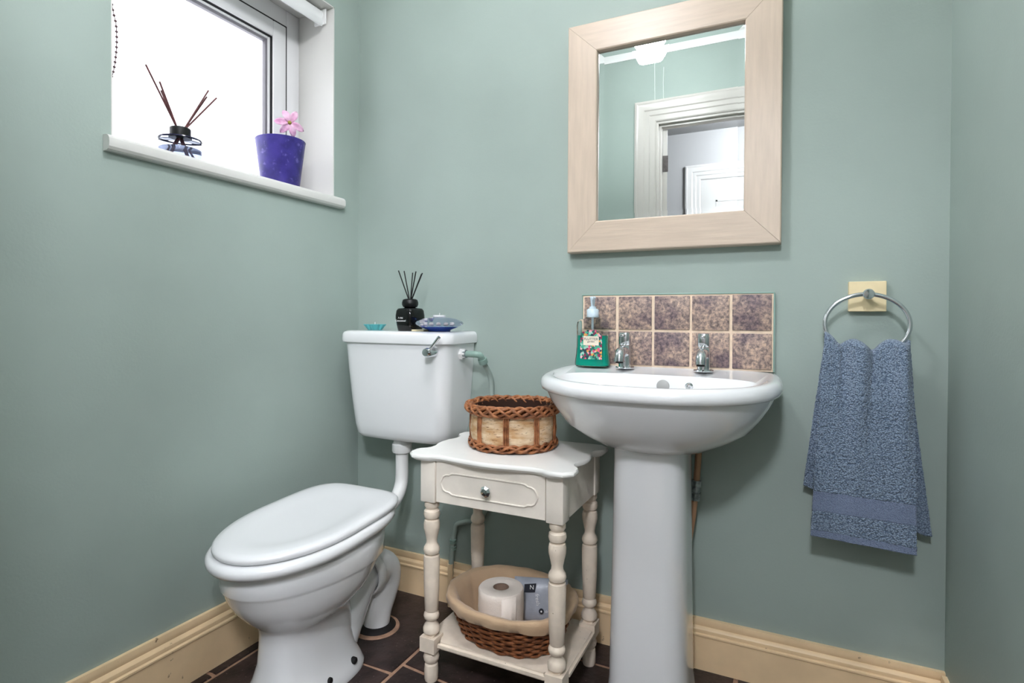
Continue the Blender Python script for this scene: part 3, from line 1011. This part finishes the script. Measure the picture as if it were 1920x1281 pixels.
# pan connector and soil pipe
so2 = thing('soil_pipe', 'white plastic pan connector bending down into the floor behind the toilet', 'pipe', (TX, -.24, 0))
obj('collar', lathe([(.056, -.300), (.061, -.300), (.064, -.294), (.064, -.272), (.060, -.266), (.057, -.262), (.057, -.245)], TX, 0, .186, 36, axis='Y', cap0=False), m_plast, so2, 40)
ep = smooth_path([(TX, -.25, .186), (TX, -.228, .185), (TX, -.208, .168), (TX, -.203, .135), (TX, -.218, .095), (TX, -.236, .055), (TX, -.242, .012)], 6)
n_ = len(ep)
obj('elbow', tube(ep, [.053 - .013 * max(0, (i / (n_ - 1) - .35) / .65) for i in range(n_)], 32), m_plast, so2, 60)
obj('floor_ring', lathe([(.060, 0.0), (.060, .006), (.052, .014), (.040, .016)], TX, -.242, 0, 36), m_ring, so2)
obj('mortar_ring', lathe([(.072, 0.0), (.070, .004), (.060, .005)], TX, -.242, 0, 36), m_grout, so2)

# ------------------------------------------------------------------ things on the cistern lid
LZ0 = .925
cx, cy = .147, -.085
tc = thing('floating_candle', 'small teal fluted candle on the cistern lid', 'candle', (cx, cy, LZ0))
rr = []
for r_, z, am in ((.021, 0, .06), (.024, .002, .08), (.034, .017, .1), (.036, .019, .1), (.033, .0195, .08), (.008, .013, .0)):
    rr.append([(cx + r_ * (1 + am * math.cos(10 * t)) * math.cos(t), cy + r_ * (1 + am * math.cos(10 * t)) * math.sin(t), LZ0 + z) for t in [2 * PI * k / 80 for k in range(80)]])
obj('wax', rings_mesh(bmesh.new(), rr), m_teal, tc, 50)
obj('wick', tube([(cx, cy, LZ0 + .012), (cx + .0005, cy, LZ0 + .027)], .0012, 6), m_wprint, tc)

cx, cy = .317, -.115
bd = thing('black_reed_diffuser', 'squat black glass reed diffuser with black reeds on the cistern lid', 'diffuser', (cx, cy, LZ0))
h = [(.036, 0), (.038, .002), (.042, .02), (.0455, .042), (.0455, .05), (.043, .066), (.038, .0725), (.030, .074), (.02, .0755)]
rr = [sup(a * .86, a * .86, a * .86, cx, cy, LZ0 + z, 64, 4.2, 4.2) for a, z in h]
BA = R(-9)


def rotz(pts, a=BA):
    c, s = math.cos(a), math.sin(a)
    return [(cx + (x - cx) * c - (y - cy) * s, cy + (x - cx) * s + (y - cy) * c, z) for x, y, z in pts]


obj('bottle', rings_mesh(bmesh.new(), [rotz(r_) for r_ in rr]), m_black, bd, 50)
obj('cap', lathe([(.016, .0755), (.023, .078), (.0265, .085), (.0268, .092), (.024, .101), (.018, .1045), (0, .105)], cx, cy, LZ0, 36), m_blackm, bd)
for tx_, tz, ty in ((-.040, .198, -.01), (-.0335, .198, .012), (-.005, .192, .02), (.031, .193, -.012), (.039, .186, .008), (.034, .190, .02)):
    obj('reed', tube([(cx + tx_ * .08, cy + ty * .1, LZ0 + .098), (cx + tx_, cy + ty, LZ0 + tz)], .0019, 8), m_blackm, bd)
# lettering on the face turned to the left
fn2 = Vector((math.sin(BA), -math.cos(BA), 0))
fx2 = Vector((-fn2.y, fn2.x, 0))
lo = Vector((cx, cy, 0)) + fn2 * .0395 - fx2 * .004
text_mesh('A chai', .0085, m_wprint, 'lettering', bd, (lo.x, lo.y, LZ0 + .0395), fx2, (0, 0, 1))
text_mesh('Cottonwood', .0088, m_wprint, 'lettering', bd, (lo.x, lo.y, LZ0 + .030), fx2, (0, 0, 1))

cx, cy = .444, -.135
ol = thing('glass_oil_candle', 'flat round clear glass candle with blue filling on the cistern lid', 'candle', (cx, cy, LZ0))
obj('glass_body', lathe([(.034, 0), (.036, .002), (.035, .004), (.060, .014), (.074, .022), (.076, .026), (.072, .031), (.052, .040), (.03, .044), (.02, .0445)], cx, cy, LZ0, 56), m_purpg, ol, 60)
obj('blue_filling', lathe([(.033, .0012), (.0335, .006), (.052, .0130), (.058, .0150), (.058, .0158)], cx, cy, LZ0, 48), m_bluel, ol, 60)
for k in range(9):
    a = R(150 + k * 25)
    bm = bmesh.new()
    bmesh.ops.create_icosphere(bm, subdivisions=2, radius=.007, matrix=Matrix.Translation((cx + .052 * math.cos(a), cy + .052 * math.sin(a), LZ0 + .0235)) @ Matrix.Diagonal((1.2, 1, .55, 1)))
    obj('shell', bm, m_shell, ol)
obj('tealight_cup', lathe([(.0, .0446), (.018, .0446), (.0195, .046), (.0195, .0515), (.017, .0515), (.016, .0495), (0, .0495)], cx, cy, LZ0, 28), m_plast, ol)
obj('wick', tube([(cx, cy, LZ0 + .049), (cx + .001, cy, LZ0 + .058)], .001, 6), m_wprint, ol)
tag(obj('card', bx(.355, .402, -.19 + .03, -.12, LZ0, LZ0 + .005, bev=.0008), M('cream_card', (226, 214, 176), .6), smooth=0), 'small cream card lying beside the glass candle', 'card')

# ------------------------------------------------------------------ side table
tb_ = thing('side_table', 'small white side table with one drawer and turned legs', 'table', (.755, -.255, 0))
XL, XR, YF, YB = .582, .940, -.380, -.128
# top with shaped edges
half = []
tx0, tx1, ty0, ty1, tz0, tz1 = .527, .989, -.424, -.098, .594, .612


def top_outline(ins=0.):
    x0, x1, y0, y1 = tx0 + ins, tx1 - ins, ty0 + ins, ty1 - ins
    W, D = x1 - x0, y1 - y0
    side = [(.00, .0), (.07, -.002), (.10, .002), (.13, .010), (.19, .013), (.30, .007), (.42, .0), (.5, -.0015)]
    side = side + [(1 - t, d) for t, d in side[-2::-1]]
    sh = [(.0, .0), (.10, -.002), (.14, .003), (.18, .014), (.22, .020), (.30, .021), (.40, .012), (.5, .009)]
    sh = sh + [(1 - t, d) for t, d in sh[-2::-1]]
    c = .020
    pts = []
    for t, d in side:
        pts.append((x0 + c + (W - 2 * c) * t, y0 + d))
    for t, d in sh:
        pts.append((x1 - d, y0 + c + (D - 2 * c) * t))
    for t, d in side:
        pts.append((x1 - c - (W - 2 * c) * t, y1 - d * .2))
    for t, d in sh:
        pts.append((x0 + d, y1 - c - (D - 2 * c) * t))
    return pts


rr = [[(x, y, z) for x, y in top_outline(i)] for i, z in ((.010, tz0), (.006, tz0 + .003), (.0005, tz0 + .008), (0, tz0 + .012), (.0015, tz1 - .0025), (.0035, tz1))]
obj('table_top', rings_mesh(bmesh.new(), rr), m_tabletop, tb_, 35)
# turned legs with square blocks
lp = [(.0165, 0), (.0185, .006), (.0190, .030), (.0175, .044), (.0135, .047), (.0195, .055), (.0215, .064), (.0190, .073), (.015, .076)]
lp2 = [(.017, .126), (.022, .132), (.0225, .141), (.019, .150), (.0135, .157), (.0130, .162), (.019, .167), (.0210, .174), (.0195, .181), (.0155, .186), (.0180, .190), (.0205, .25), (.0218, .325), (.0205, .335), (.0135, .338), (.0195, .342),
       (.0220, .350), (.0205, .358), (.0150, .367), (.0140, .375), (.0170, .390), (.0212, .408), (.0215, .420), (.0195, .430), (.0140, .433), (.0195, .437), (.0220, .446), (.0205, .455), (.0150, .460), (.0170, .463), (.0200, .468), (.0195, .478), (.014, .482)]


def block(x, y, z0, z1, h=.0225):
    """square block with domed top and bottom edges"""
    bm = bx(x - h, x + h, y - h, y + h, z0, z1)
    es = [e for e in bm.edges if abs(e.verts[0].co.z - e.verts[1].co.z) < 1e-6]
    bmesh.ops.bevel(bm, geom=es, offset=.009, segments=4, affect='EDGES')
    return bm


for x in (XL, XR):
    for y in (YF, YB):
        lg = obj('leg', lathe(lp, x, y, 0, 28), m_creamold, tb_, 35)
        obj('leg_turning', lathe(lp2, x, y, 0, 28), m_creamold, lg, 35)
        obj('leg_block', block(x, y, .074, .130), m_creamold, lg, 30)
        obj('corner_post', bx(x - .0225, x + .0225, y - .0225, y + .0225, .481, .5945, bev=.004), m_cream, lg, 30)
# shelf with rounded rim notched round the legs
sh_ = [(XL + .026, YF - .012), (XR - .026, YF - .012), (XR - .024, YF + .024), (XR + .024, YF + .026), (XR + .024, YB - .026), (XR - .026, YB - .024), (XR - .026, YB + .012), (XL + .026, YB + .012), (XL + .026, YB - .024), (XL - .024, YB - .026), (XL - .024, YF + .026), (XL + .026, YF + .024)]
bm = prism(sh_, 'Z', .092, .112)
es = [e for e in bm.edges if abs(e.verts[0].co.z - e.verts[1].co.z) < 1e-6]
bmesh.ops.bevel(bm, geom=es, offset=.006, segments=3, affect='EDGES')
obj('shelf', bm, m_creamold, tb_, 35)
# apron panels
bm = bx(XL - .018, XL - .004, YF, YB, .484, .5945)
obj('side_panel', bm, m_cream, tb_, 0)
obj('side_panel', bx(XR + .004, XR + .018, YF, YB, .484, .5945), m_cream, tb_, 0)
obj('back_panel', bx(XL, XR, YB + .004, YB + .018, .484, .5945), m_cream, tb_, 0)
dw = obj('drawer', bx(XL + .0245, XR - .0245, YF - .018, YF + .02, .485, .592, bev=.0015), m_cream, tb_, 0)
# raised cartouche moulding
mz, mh = .538, .028
ca = []
for t, d in ((.0, .35), (.015, .62), (.045, .78), (.085, .80), (.095, .88), (.115, .98), (.16, 1.0), (.5, 1.0)):
    ca.append((t, d))
ux0, ux1 = .625, .892
upper = [(ux0 + (ux1 - ux0) * t, mz + mh * d) for t, d in ca] + [(ux1 - (ux1 - ux0) * t, mz + mh * d) for t, d in ca[-2::-1]]
lower = [(x, 2 * mz - z) for x, z in upper[::-1]]
loop = [(ux0 - .004, mz)] + upper + [(ux1 + .004, mz)] + lower
yy = YF - .0182
obj('cartouche_moulding', tube([(x, yy, z) for x, z in loop], .0026, 8, closed=True), m_cream, dw, 60)
kb = obj('knob', lathe([(0, 0), (.006, 0), (.006, -.006), (.009, -.010), (.0145, -.016), (.0145, -.019), (.009, -.0245), (0, -.026)], .762, yy, .538, 8, axis='Y'), m_chrome, dw, 0)
kb['label'] = 'faceted crystal and chrome knob'

# ------------------------------------------------------------------ birch bark basket on the table
bx_, by_, bz = .742, -.214, .6125
bk = thing('bark_basket', 'round birch bark basket with braided wicker rims on the side table', 'basket', (bx_, by_, bz))
RB = .1185


def rpt(r, a, z):
    return (bx_ + r * math.cos(a), by_ + r * math.sin(a), bz + z)


obj('base', lathe([(.0, 0), (RB - .004, 0), (RB - .004, .006), (0, .006)], bx_, by_, bz, 48), m_wickback, bk, 30)
obj('inner_wall', lathe([(RB - .006, .004), (RB - .006, .112), (RB - .010, .112), (RB - .010, .004)], bx_, by_, bz, 48, cap0=False, cap1=False), m_wickback, bk, 30)
NP = 9
for k in range(NP):
    a0_, a1_ = 2 * PI * (k + .06) / NP - .585, 2 * PI * (k + .94) / NP - .585
    ra, rb_ = [], []
    for i in range(9):
        a = a0_ + (a1_ - a0_) * i / 8
        bulge = .003 * math.sin(PI * i / 8)
        ra.append([rpt(RB - .004 + bulge, a, .018), rpt(RB + bulge * 1.4, a, .05), rpt(RB - .003 + bulge, a, .098)])
        rb_.append([rpt(RB - .007, a, .018), rpt(RB - .006, a, .05), rpt(RB - .007, a, .098)])
    bm = rings_mesh(bmesh.new(), [p + q[::-1] for p, q in zip(ra, rb_)])
    obj('bark_panel', bm, m_bark, bk, 40)
    a = 2 * PI * k / NP - .585
    bm = bmesh.new()
    for dd in (-.045, 0, .045):
        tube([rpt(RB + .0005, a + dd, .012), rpt(RB + .002, a + dd, .055), rpt(RB + .0005, a + dd, .100)], .0026, 8, bm)
    obj('stake', bm, m_wick, bk)


def braid(name, rad, zc, amp_r, amp_z, waves, strands, thick, parent, seg=220):
    for s in range(strands):
        ph = 2 * PI * s / strands
        pts = []
        for i in range(seg):
            a = 2 * PI * i / seg
            q = waves * a + ph
            pts.append(rpt(rad + amp_r * math.cos(q) + random.uniform(-.0006, .0006), a, zc + amp_z * math.sin(q) + .0015 * math.sin(5 * a + s)))
        obj(name, tube(pts, thick * random.uniform(.9, 1.15), 7, closed=True), m_wick, parent, 60)


braid('rim_strand', RB + .004, .109, .009, .0105, 6, 5, .0042, bk)
braid('rim_strand', RB + .004, .109, .011, .0120, -8, 3, .0036, bk)
braid('base_strand', RB + .001, .013, .004, .0085, 8, 3, .0038, bk)
braid('base_strand', RB + .001, .012, .004, .0085, -6, 2, .0032, bk)

# ------------------------------------------------------------------ lined wicker basket on the shelf
ox, oy, oz = .762, -.262, .1125
lk = thing('lined_basket', 'oval wicker basket with a beige cloth lining on the table shelf', 'basket', (ox, oy, oz))
TW = R(-6)


def opt(a, s, z, grow=0., e=2.25):
    """point on the flaring oval wall, s 0 base .. 1 rim"""
    A, B = .138 + .034 * s + grow, .105 + .036 * s + grow
    c, q = math.cos(a), math.sin(a)
    x = A * math.copysign(abs(c) ** (2 / e), c)
    y = B * math.copysign(abs(q) ** (2 / e), q)
    return (ox + x * math.cos(TW) - y * math.sin(TW), oy + x * math.sin(TW) + y * math.cos(TW), oz + z)


BH = .098
core = [[opt(2 * PI * k / 64, s, .004 + BH * s, -.004) for k in range(64)] for s in (0, .25, .5, .75, 1)]
core += [[opt(2 * PI * k / 64, s, .008 + BH * s, -.008) for k in range(64)] for s in (1, .5, 0)]
obj('core', rings_mesh(bmesh.new(), core), m_wickback, lk, 60)
rows = 12
NS = 34
for r_ in range(rows):
    s = (r_ + .3) / rows
    pts = []
    for k in range(NS * 6):
        a = 2 * PI * k / (NS * 6)
        wv = math.sin(NS / 2 * a + (PI if r_ % 2 else 0))
        pts.append(opt(a, s, .003 + BH * s + .0008 * math.sin(9 * a + r_), .0036 * wv))
    obj('weaver', tube(pts, .0034, 6, closed=True), m_wickd, lk, 60)
bm = bmesh.new()
for k in range(NS):
    a = 2 * PI * (k + .0) / NS
    tube([opt(a, 0, .003, -.001), opt(a, .5, .003 + BH * .5, -.001), opt(a, 1, .003 + BH, -.001)], .0026, 6, bm)
obj('stakes', bm, m_wickd, lk, 60)
# cloth liner: inside, over the rim and hanging outside
prof = [(0., -.016, .010, 0), (.3, -.016, .10, 1), (.7, -.0155, .10, 1), (1., -.0135, .10, 1), (1.02, -.008, 1.08, 2), (1.03, .0, 1.115, 2), (1.03, .006, 1.10, 2), (1.02, .009, 1.02, 2), (.98, .0085, .90, 2), (.93, .0075, .80, 2), (.93, .004, .80, 2)]
lr = []
for i, (s, gw, zz, kind) in enumerate(prof):
    ring = []
    for k in range(128):
        a = 2 * PI * k / 128
        wob = .0022 * math.sin(11 * a + i * .4) + .0014 * math.sin(23 * a + i)
        z = .010 + BH * s if kind < 2 else BH * zz + .004
        if kind == 2 and i >= 7:
            z += .003 * math.sin(5 * a + 1) + .0025 * math.sin(3 * a)
        ring.append(opt(a, s, z, gw + wob * (.7 if kind else .3)))
    lr.append(ring)
obj('cloth_liner', rings_mesh(bmesh.new(), lr, True, False), m_linen, lk, 70)

# toilet roll in the basket
rx, ry, rz = .742, -.285, oz + .0215
tr = thing('toilet_roll', 'large white toilet roll standing in the lined basket', 'toilet roll', (rx, ry, rz))
RR, RH = .0615, .108
prof = [(.021, 0), (RR - .002, 0), (RR, .003), (RR - .0008, .03), (RR + .0004, .06), (RR - .0004, .09), (RR, RH - .004), (RR - .003, RH), (.023, RH + .0015), (.0215, RH)]
bm = lathe(prof, rx, ry, rz, 72, cap0=False, cap1=False)
obj('paper', bm, m_paper, tr, 50)
obj('core_tube', lathe([(.0214, RH - .001), (.0205, RH - .001), (.0205, .001), (.0214, .001)], rx, ry, rz, 36, cap0=False, cap1=False), m_card, tr)
fl = []
for i in range(14):
    a = R(-62) + R(3.0) * i
    fl.append([(rx + (RR + .0009 + .0006 * math.sin(i)) * math.cos(a), ry + (RR + .0009 + .0006 * math.sin(i)) * math.sin(a), rz + z) for z in (.001, RH - .004)])
bm = bmesh.new()
for p, q in zip(fl, fl[1:]):
    f = [bm.verts.new(v) for v in (p[0], q[0], q[1], p[1])]
    bm.faces.new(f)
bmesh.ops.remove_doubles(bm, verts=bm.verts, dist=1e-5)
o = obj('loose_sheet', bm, m_paper, tr, 60)
md = o.modifiers.new('thick', 'SOLIDIFY')
md.thickness = .0006

# pack of wet wipes leaning at the back of the basket
wc = Vector((.826, -.212, oz + .018))
wu = Vector((.93, .30, .0)).normalized()
wv_ = Vector((-.10, .30, .95)).normalized()
wn_ = wu.cross(wv_).normalized()          # towards the room
wk = thing('wipes_pack', 'blue foil pack of wipes leaning behind the toilet roll', 'wipes', tuple(wc))


def wpt(u, v, d):
    p = wc + wu * u + wv_ * v + wn_ * d
    return (p.x, p.y, p.z)


bm = bmesh.new()
G = 14
fr, bkk = [], []
for i in range(G + 1):
    for j in range(G + 1):
        u, v = -.075 + .15 * i / G, .112 * j / G
        e = min(1, 4.5 * min(i, G - i) / G) * min(1, 4 * min(j, G - j) / G)
        t = .001 + .014 * math.sqrt(max(0, e))
        fr.append(bm.verts.new(wpt(u, v, t + .0012 * math.sin(i * 1.7 + j))))
        bkk.append(bm.verts.new(wpt(u, v, -t * .5)))
for i in range(G):
    for j in range(G):
        a, b, c, d_ = i * (G + 1) + j, (i + 1) * (G + 1) + j, (i + 1) * (G + 1) + j + 1, i * (G + 1) + j + 1
        bm.faces.new((fr[a], fr[b], fr[c], fr[d_]))
        bm.faces.new((bkk[d_], bkk[c], bkk[b], bkk[a]))
for i in range(G):
    for (p, q) in (((i * (G + 1)), (i + 1) * (G + 1)), (i * (G + 1) + G, (i + 1) * (G + 1) + G), (i, i + 1), (G * (G + 1) + i, G * (G + 1) + i + 1)):
        bm.faces.new((fr[p], fr[q], bkk[q], bkk[p]))
obj('foil_pack', bm, m_wipe, wk, 60)


def flat(name, pts, d, mat):
    bm = bmesh.new()
    bm.faces.new([bm.verts.new(wpt(u, v, d)) for u, v in pts])
    bm.faces.new([bm.verts.new(wpt(u, v, d + .0006)) for u, v in pts])
    return obj(name, bm, mat, wk, 0)


flat('dark_print', [(-.045, .095), (-.012, .099), (-.015, .076), (-.045, .074)], .0165, m_navy)
ti = lambda u, v: wpt(u, v, .0175)
text_mesh('N', .016, m_wprint, 'lettering', wk, ti(-.024, .083), wu, wv_)
text_mesh('fresh', .015, m_wprint, 'lettering', wk, ti(-.012, .058), wv_ * -1 + wu * .15, wu, align='CENTER')
flat('drop_roundel', [(.004 + .007 * math.cos(2 * PI * k / 20), .030 + .007 * math.sin(2 * PI * k / 20)) for k in range(20)], .0172, m_navy)
flat('drop', [(.004 + .0025 * math.cos(2 * PI * k / 12), .0295 + .0025 * math.sin(2 * PI * k / 12)) for k in range(12)], .0182, m_wprint)
text_mesh('dry', .010, m_wprint, 'lettering', wk, ti(.021, .027), wu, wv_)

# ------------------------------------------------------------------ towel ring and towel
tg = thing('towel_ring', 'chrome towel ring on a square cream wooden block', 'towel ring', (1.609, 0, .99))
obj('wood_block', bx(1.569, 1.648, -.020, 0, .989, 1.063, bev=.0015), m_plate, tg, 0)
obj('post', lathe([(.007, -.02), (.007, -.05), (.0115, -.052), (.0125, -.056), (.0125, -.068), (.0105, -.071), (0, -.0715)], 1.606, 0, 1.030, 28, axis='Y'), m_chrome, tg, 40)
RCX, RCZ, RYY = 1.6015, .958, -.060
rp_ = [(RCX + .0865 * math.cos(t), RYY - .010 * (1 - math.sin(t)) / 2, RCZ + .072 * math.sin(t)) for t in [2 * PI * k / 72 for k in range(72)]]
obj('ring', tube(rp_, .0052, 12, closed=True), m_chrome, tg, 60)

tw = thing('hand_towel', 'blue terry hand towel hanging from the chrome ring', 'towel', (1.595, -.07, .44))


def terry_noise(x, z, s=150.):
    return noise.noise(Vector((x * s, z * s, 0))) * .6 + noise.noise(Vector((x * s * 2.1, z * s * 2.1, 5))) * .4


def towel_pt(u, z, side):
    """u 0..1 across, z height; side 1 = front panel, 0 = back"""
    t = min(1, max(0, (.915 - z) / .47))
    if side:
        xl = 1.513 - .026 * t ** .8
        xr = 1.688 + .012 * t ** .7
    else:
        xl = 1.516 - .056 * t ** 1.0
        xr = 1.688 + .055 * t ** 1.1
    x = xl + (xr - xl) * u
    fold = math.sin(2 * PI * (2.6 * u + .10) + .5 * math.sin(5 * u)) * .5 + math.sin(2 * PI * (4.4 * u + .4)) * .28
    amp = .021 * (1 - t) ** 2.2 + .0016
    if side:
        y = -.084 - .022 * min(1, t * 3.5) ** .6 + .010 * t - amp * fold
        x += .007 * (1 - t) ** 2 * math.sin(2 * PI * 2.6 * u)
    else:
        y = -.052 + .020 * min(1, t * 2.5) + amp * fold * .5
    return x, y


def towel_top(u):
    return .907 + .010 * math.cos(2 * PI * (2.6 * u + .02)) + .006 * math.sin(2 * PI * 1.1 * u + .8) + .012 * (abs(u - .5) * 2) ** 4


def towel_grid(name, z_hi, z_lo, side, mat, nu, nv, amp, parent, th=.007):
    bm = bmesh.new()
    g = []
    for j in range(nv + 1):
        row = []
        for i in range(nu + 1):
            u = i / nu
            hi = z_hi(u) if callable(z_hi) else z_hi
            lo_ = z_lo(u) if callable(z_lo) else z_lo
            z = hi + (lo_ - hi) * j / nv
            x, y = towel_pt(u, z, side)
            n = terry_noise(x, z)
            y += -n * amp if side else n * amp * .5
            edge = 1 if i in (0, nu) else 0
            row.append(bm.verts.new((x + edge * n * .0015, y, z)))
        g.append(row)
    for a, b in zip(g, g[1:]):
        for i in range(nu):
            bm.faces.new((a[i], a[i + 1], b[i + 1], b[i]))
    o = obj(name, bm, mat, parent, 70)
    md = o.modifiers.new('thickness', 'SOLIDIFY')
    md.thickness = th
    md.offset = 0
    return o


bot = lambda u: .445 - .010 * u
bot_b = lambda u: .548 - .085 * min(1, u * 1.05) ** 1.0
z1 = lambda u: .556 - .006 * u
z2 = lambda u: .508 - .006 * u
z3 = lambda u: .462 - .010 * u
# the fold over the ring: front top rolls back to the rear panel
bm = bmesh.new()
g = []
NU, NV = 150, 26
for j in range(NV + 1):
    th = PI * j / NV
    row = []
    for i in range(NU + 1):
        u = i / NU
        zt = towel_top(u) - .012
        xf, yf = towel_pt(u, zt, 1)
        xb, yb = towel_pt(u, zt, 0)
        yc, rad = (yf + yb) / 2, (yb - yf) / 2
        n = terry_noise(xf, zt + th * .02) * .0016
        row.append(bm.verts.new((xf + (xb - xf) * j / NV, yc - (rad + n) * math.cos(th), zt + (.016 + n) * math.sin(th))))
    g.append(row)
for a, b in zip(g, g[1:]):
    for i in range(NU):
        bm.faces.new((a[i], a[i + 1], b[i + 1], b[i]))
o = obj('folded_top', bm, m_terry, tw, 70)
md = o.modifiers.new('thickness', 'SOLIDIFY')
md.thickness = .006
md.offset = 0
ztop = lambda u: towel_top(u) - .012
towel_grid('pile_front', ztop, z1, 1, m_terry, 150, 240, .0022, tw, .006)
towel_grid('woven_band', z1, z2, 1, m_band, 60, 20, .0003, tw, .005)
towel_grid('pile_lower', z2, z3, 1, m_terry, 150, 34, .0020, tw, .006)
towel_grid('hem', z3, bot, 1, m_band, 60, 8, .0005, tw, .005)
towel_grid('pile_back', ztop, bot_b, 0, m_terry, 90, 150, .002, tw, .006)

# ------------------------------------------------------------------ things on the window sill
sx_, sy_, sz_ = -.055, -.650, 1.389
rd = thing('clear_reed_diffuser', 'clear glass reed diffuser with dark red reeds on the window sill', 'diffuser', (sx_, sy_, sz_))
obj('bottle', lathe([(.046, 0), (.051, .003), (.052, .010), (.052, .052), (.050, .057), (.046, .059), (.020, .062), (.020, .064)], sx_, sy_, sz_, 56), m_glass, rd, 50)
obj('glass_rim', lathe([(.0505, .0560), (.0530, .0565), (.0525, .0590), (.0500, .0590)], sx_, sy_, sz_, 56, cap0=False, cap1=False), M('dark_blue_glass_edge', (30, 30, 60), .2), rd, 50)
obj('scented_oil', lathe([(.045, .003), (.049, .005), (.049, .032), (0.0, .032)], sx_, sy_, sz_, 40), M('pale_oil', (214, 220, 236), .05, trans=.85, ior=1.2), rd, 50)
obj('stopper', lathe([(.025, .060), (.0255, .062), (.0255, .088), (.024, .0895), (0, .0895)], sx_, sy_, sz_, 36), m_blackm, rd)
for dy, dz, dx in ((-.092, .225, .0), (-.064, .190, .012), (-.045, .178, -.012), (.083, .222, .0), (.088, .208, -.014), (.098, .204, .014)):
    obj('reed', tube([(sx_ - dx * .6, sy_ - dy * .30, sz_ + .012), (sx_, sy_ + math.copysign(.006, dy), sz_ + .082), (sx_ + dx, sy_ + dy, sz_ + dz)], .0023, 8), m_reed, rd)

px_, py_, pz_ = -.062, -.305, 1.389
pot = thing('plant_pot', 'violet blue plastic flower pot on the window sill', 'pot', (px_, py_, pz_))
obj('pot', lathe([(.0, 0), (.056, 0), (.058, .002), (.0765, .150), (.0775, .1525), (.0765, .154), (.0745, .1525), (.070, .12), (.0, .118)], px_, py_, pz_, 64), m_pot, pot, 40)
fl = thing('flower', 'pink artificial flower standing in the violet pot', 'flower', (px_, py_, pz_ + .118))
fc = Vector((px_ + .015, py_ + .022, pz_ + .218))
obj('stem', tube(smooth_path([(px_, py_ + .01, pz_ + .118), (px_ + .004, py_ + .016, pz_ + .17), tuple(fc - Vector((.006, 0, .004)))], 5), .0013, 8), m_stem, fl)
face = Vector((.80, -.52, -.12)).normalized()
ux_ = face.cross(Vector((0, 0, 1))).normalized() * -1
uz_ = ux_.cross(face).normalized()
if uz_.z < 0:
    uz_ = -uz_
for k, (ang, ln) in enumerate(((60, .046), (118, .042), (182, .047), (232, .044), (290, .046), (338, .050))):
    a = R(ang)
    d = ux_ * math.cos(a) + uz_ * math.sin(a)
    s = d.cross(face).normalized()
    bm = bmesh.new()
    L = 8
    rows_ = []
    for i in range(L + 1):
        t = i / L
        wdt = .0018 + .0098 * math.sin(PI * min(1, t * .90 + .03)) ** .9
        if i == L:
            wdt *= .3
        c = fc + d * (ln * t) + face * (.009 * math.sin(PI * t) - .006 * t)
        rows_.append([bm.verts.new(c + s * (wdt * q) + face * (.0035 * abs(q) + .0012 * math.sin(9 * t + q * 2))) for q in (-1, -.5, 0, .5, 1)])
    for p, q in zip(rows_, rows_[1:]):
        for i in range(4):
            bm.faces.new((p[i], p[i + 1], q[i + 1], q[i]))
    o = obj('petal', bm, m_petal, fl, 70)
    md = o.modifiers.new('thickness', 'SOLIDIFY')
    md.thickness = .0006
bm = bmesh.new()
bmesh.ops.create_icosphere(bm, subdivisions=2, radius=.0065, matrix=Matrix.Translation(fc + face * .005))
obj('flower_centre', bm, m_fcent, fl)
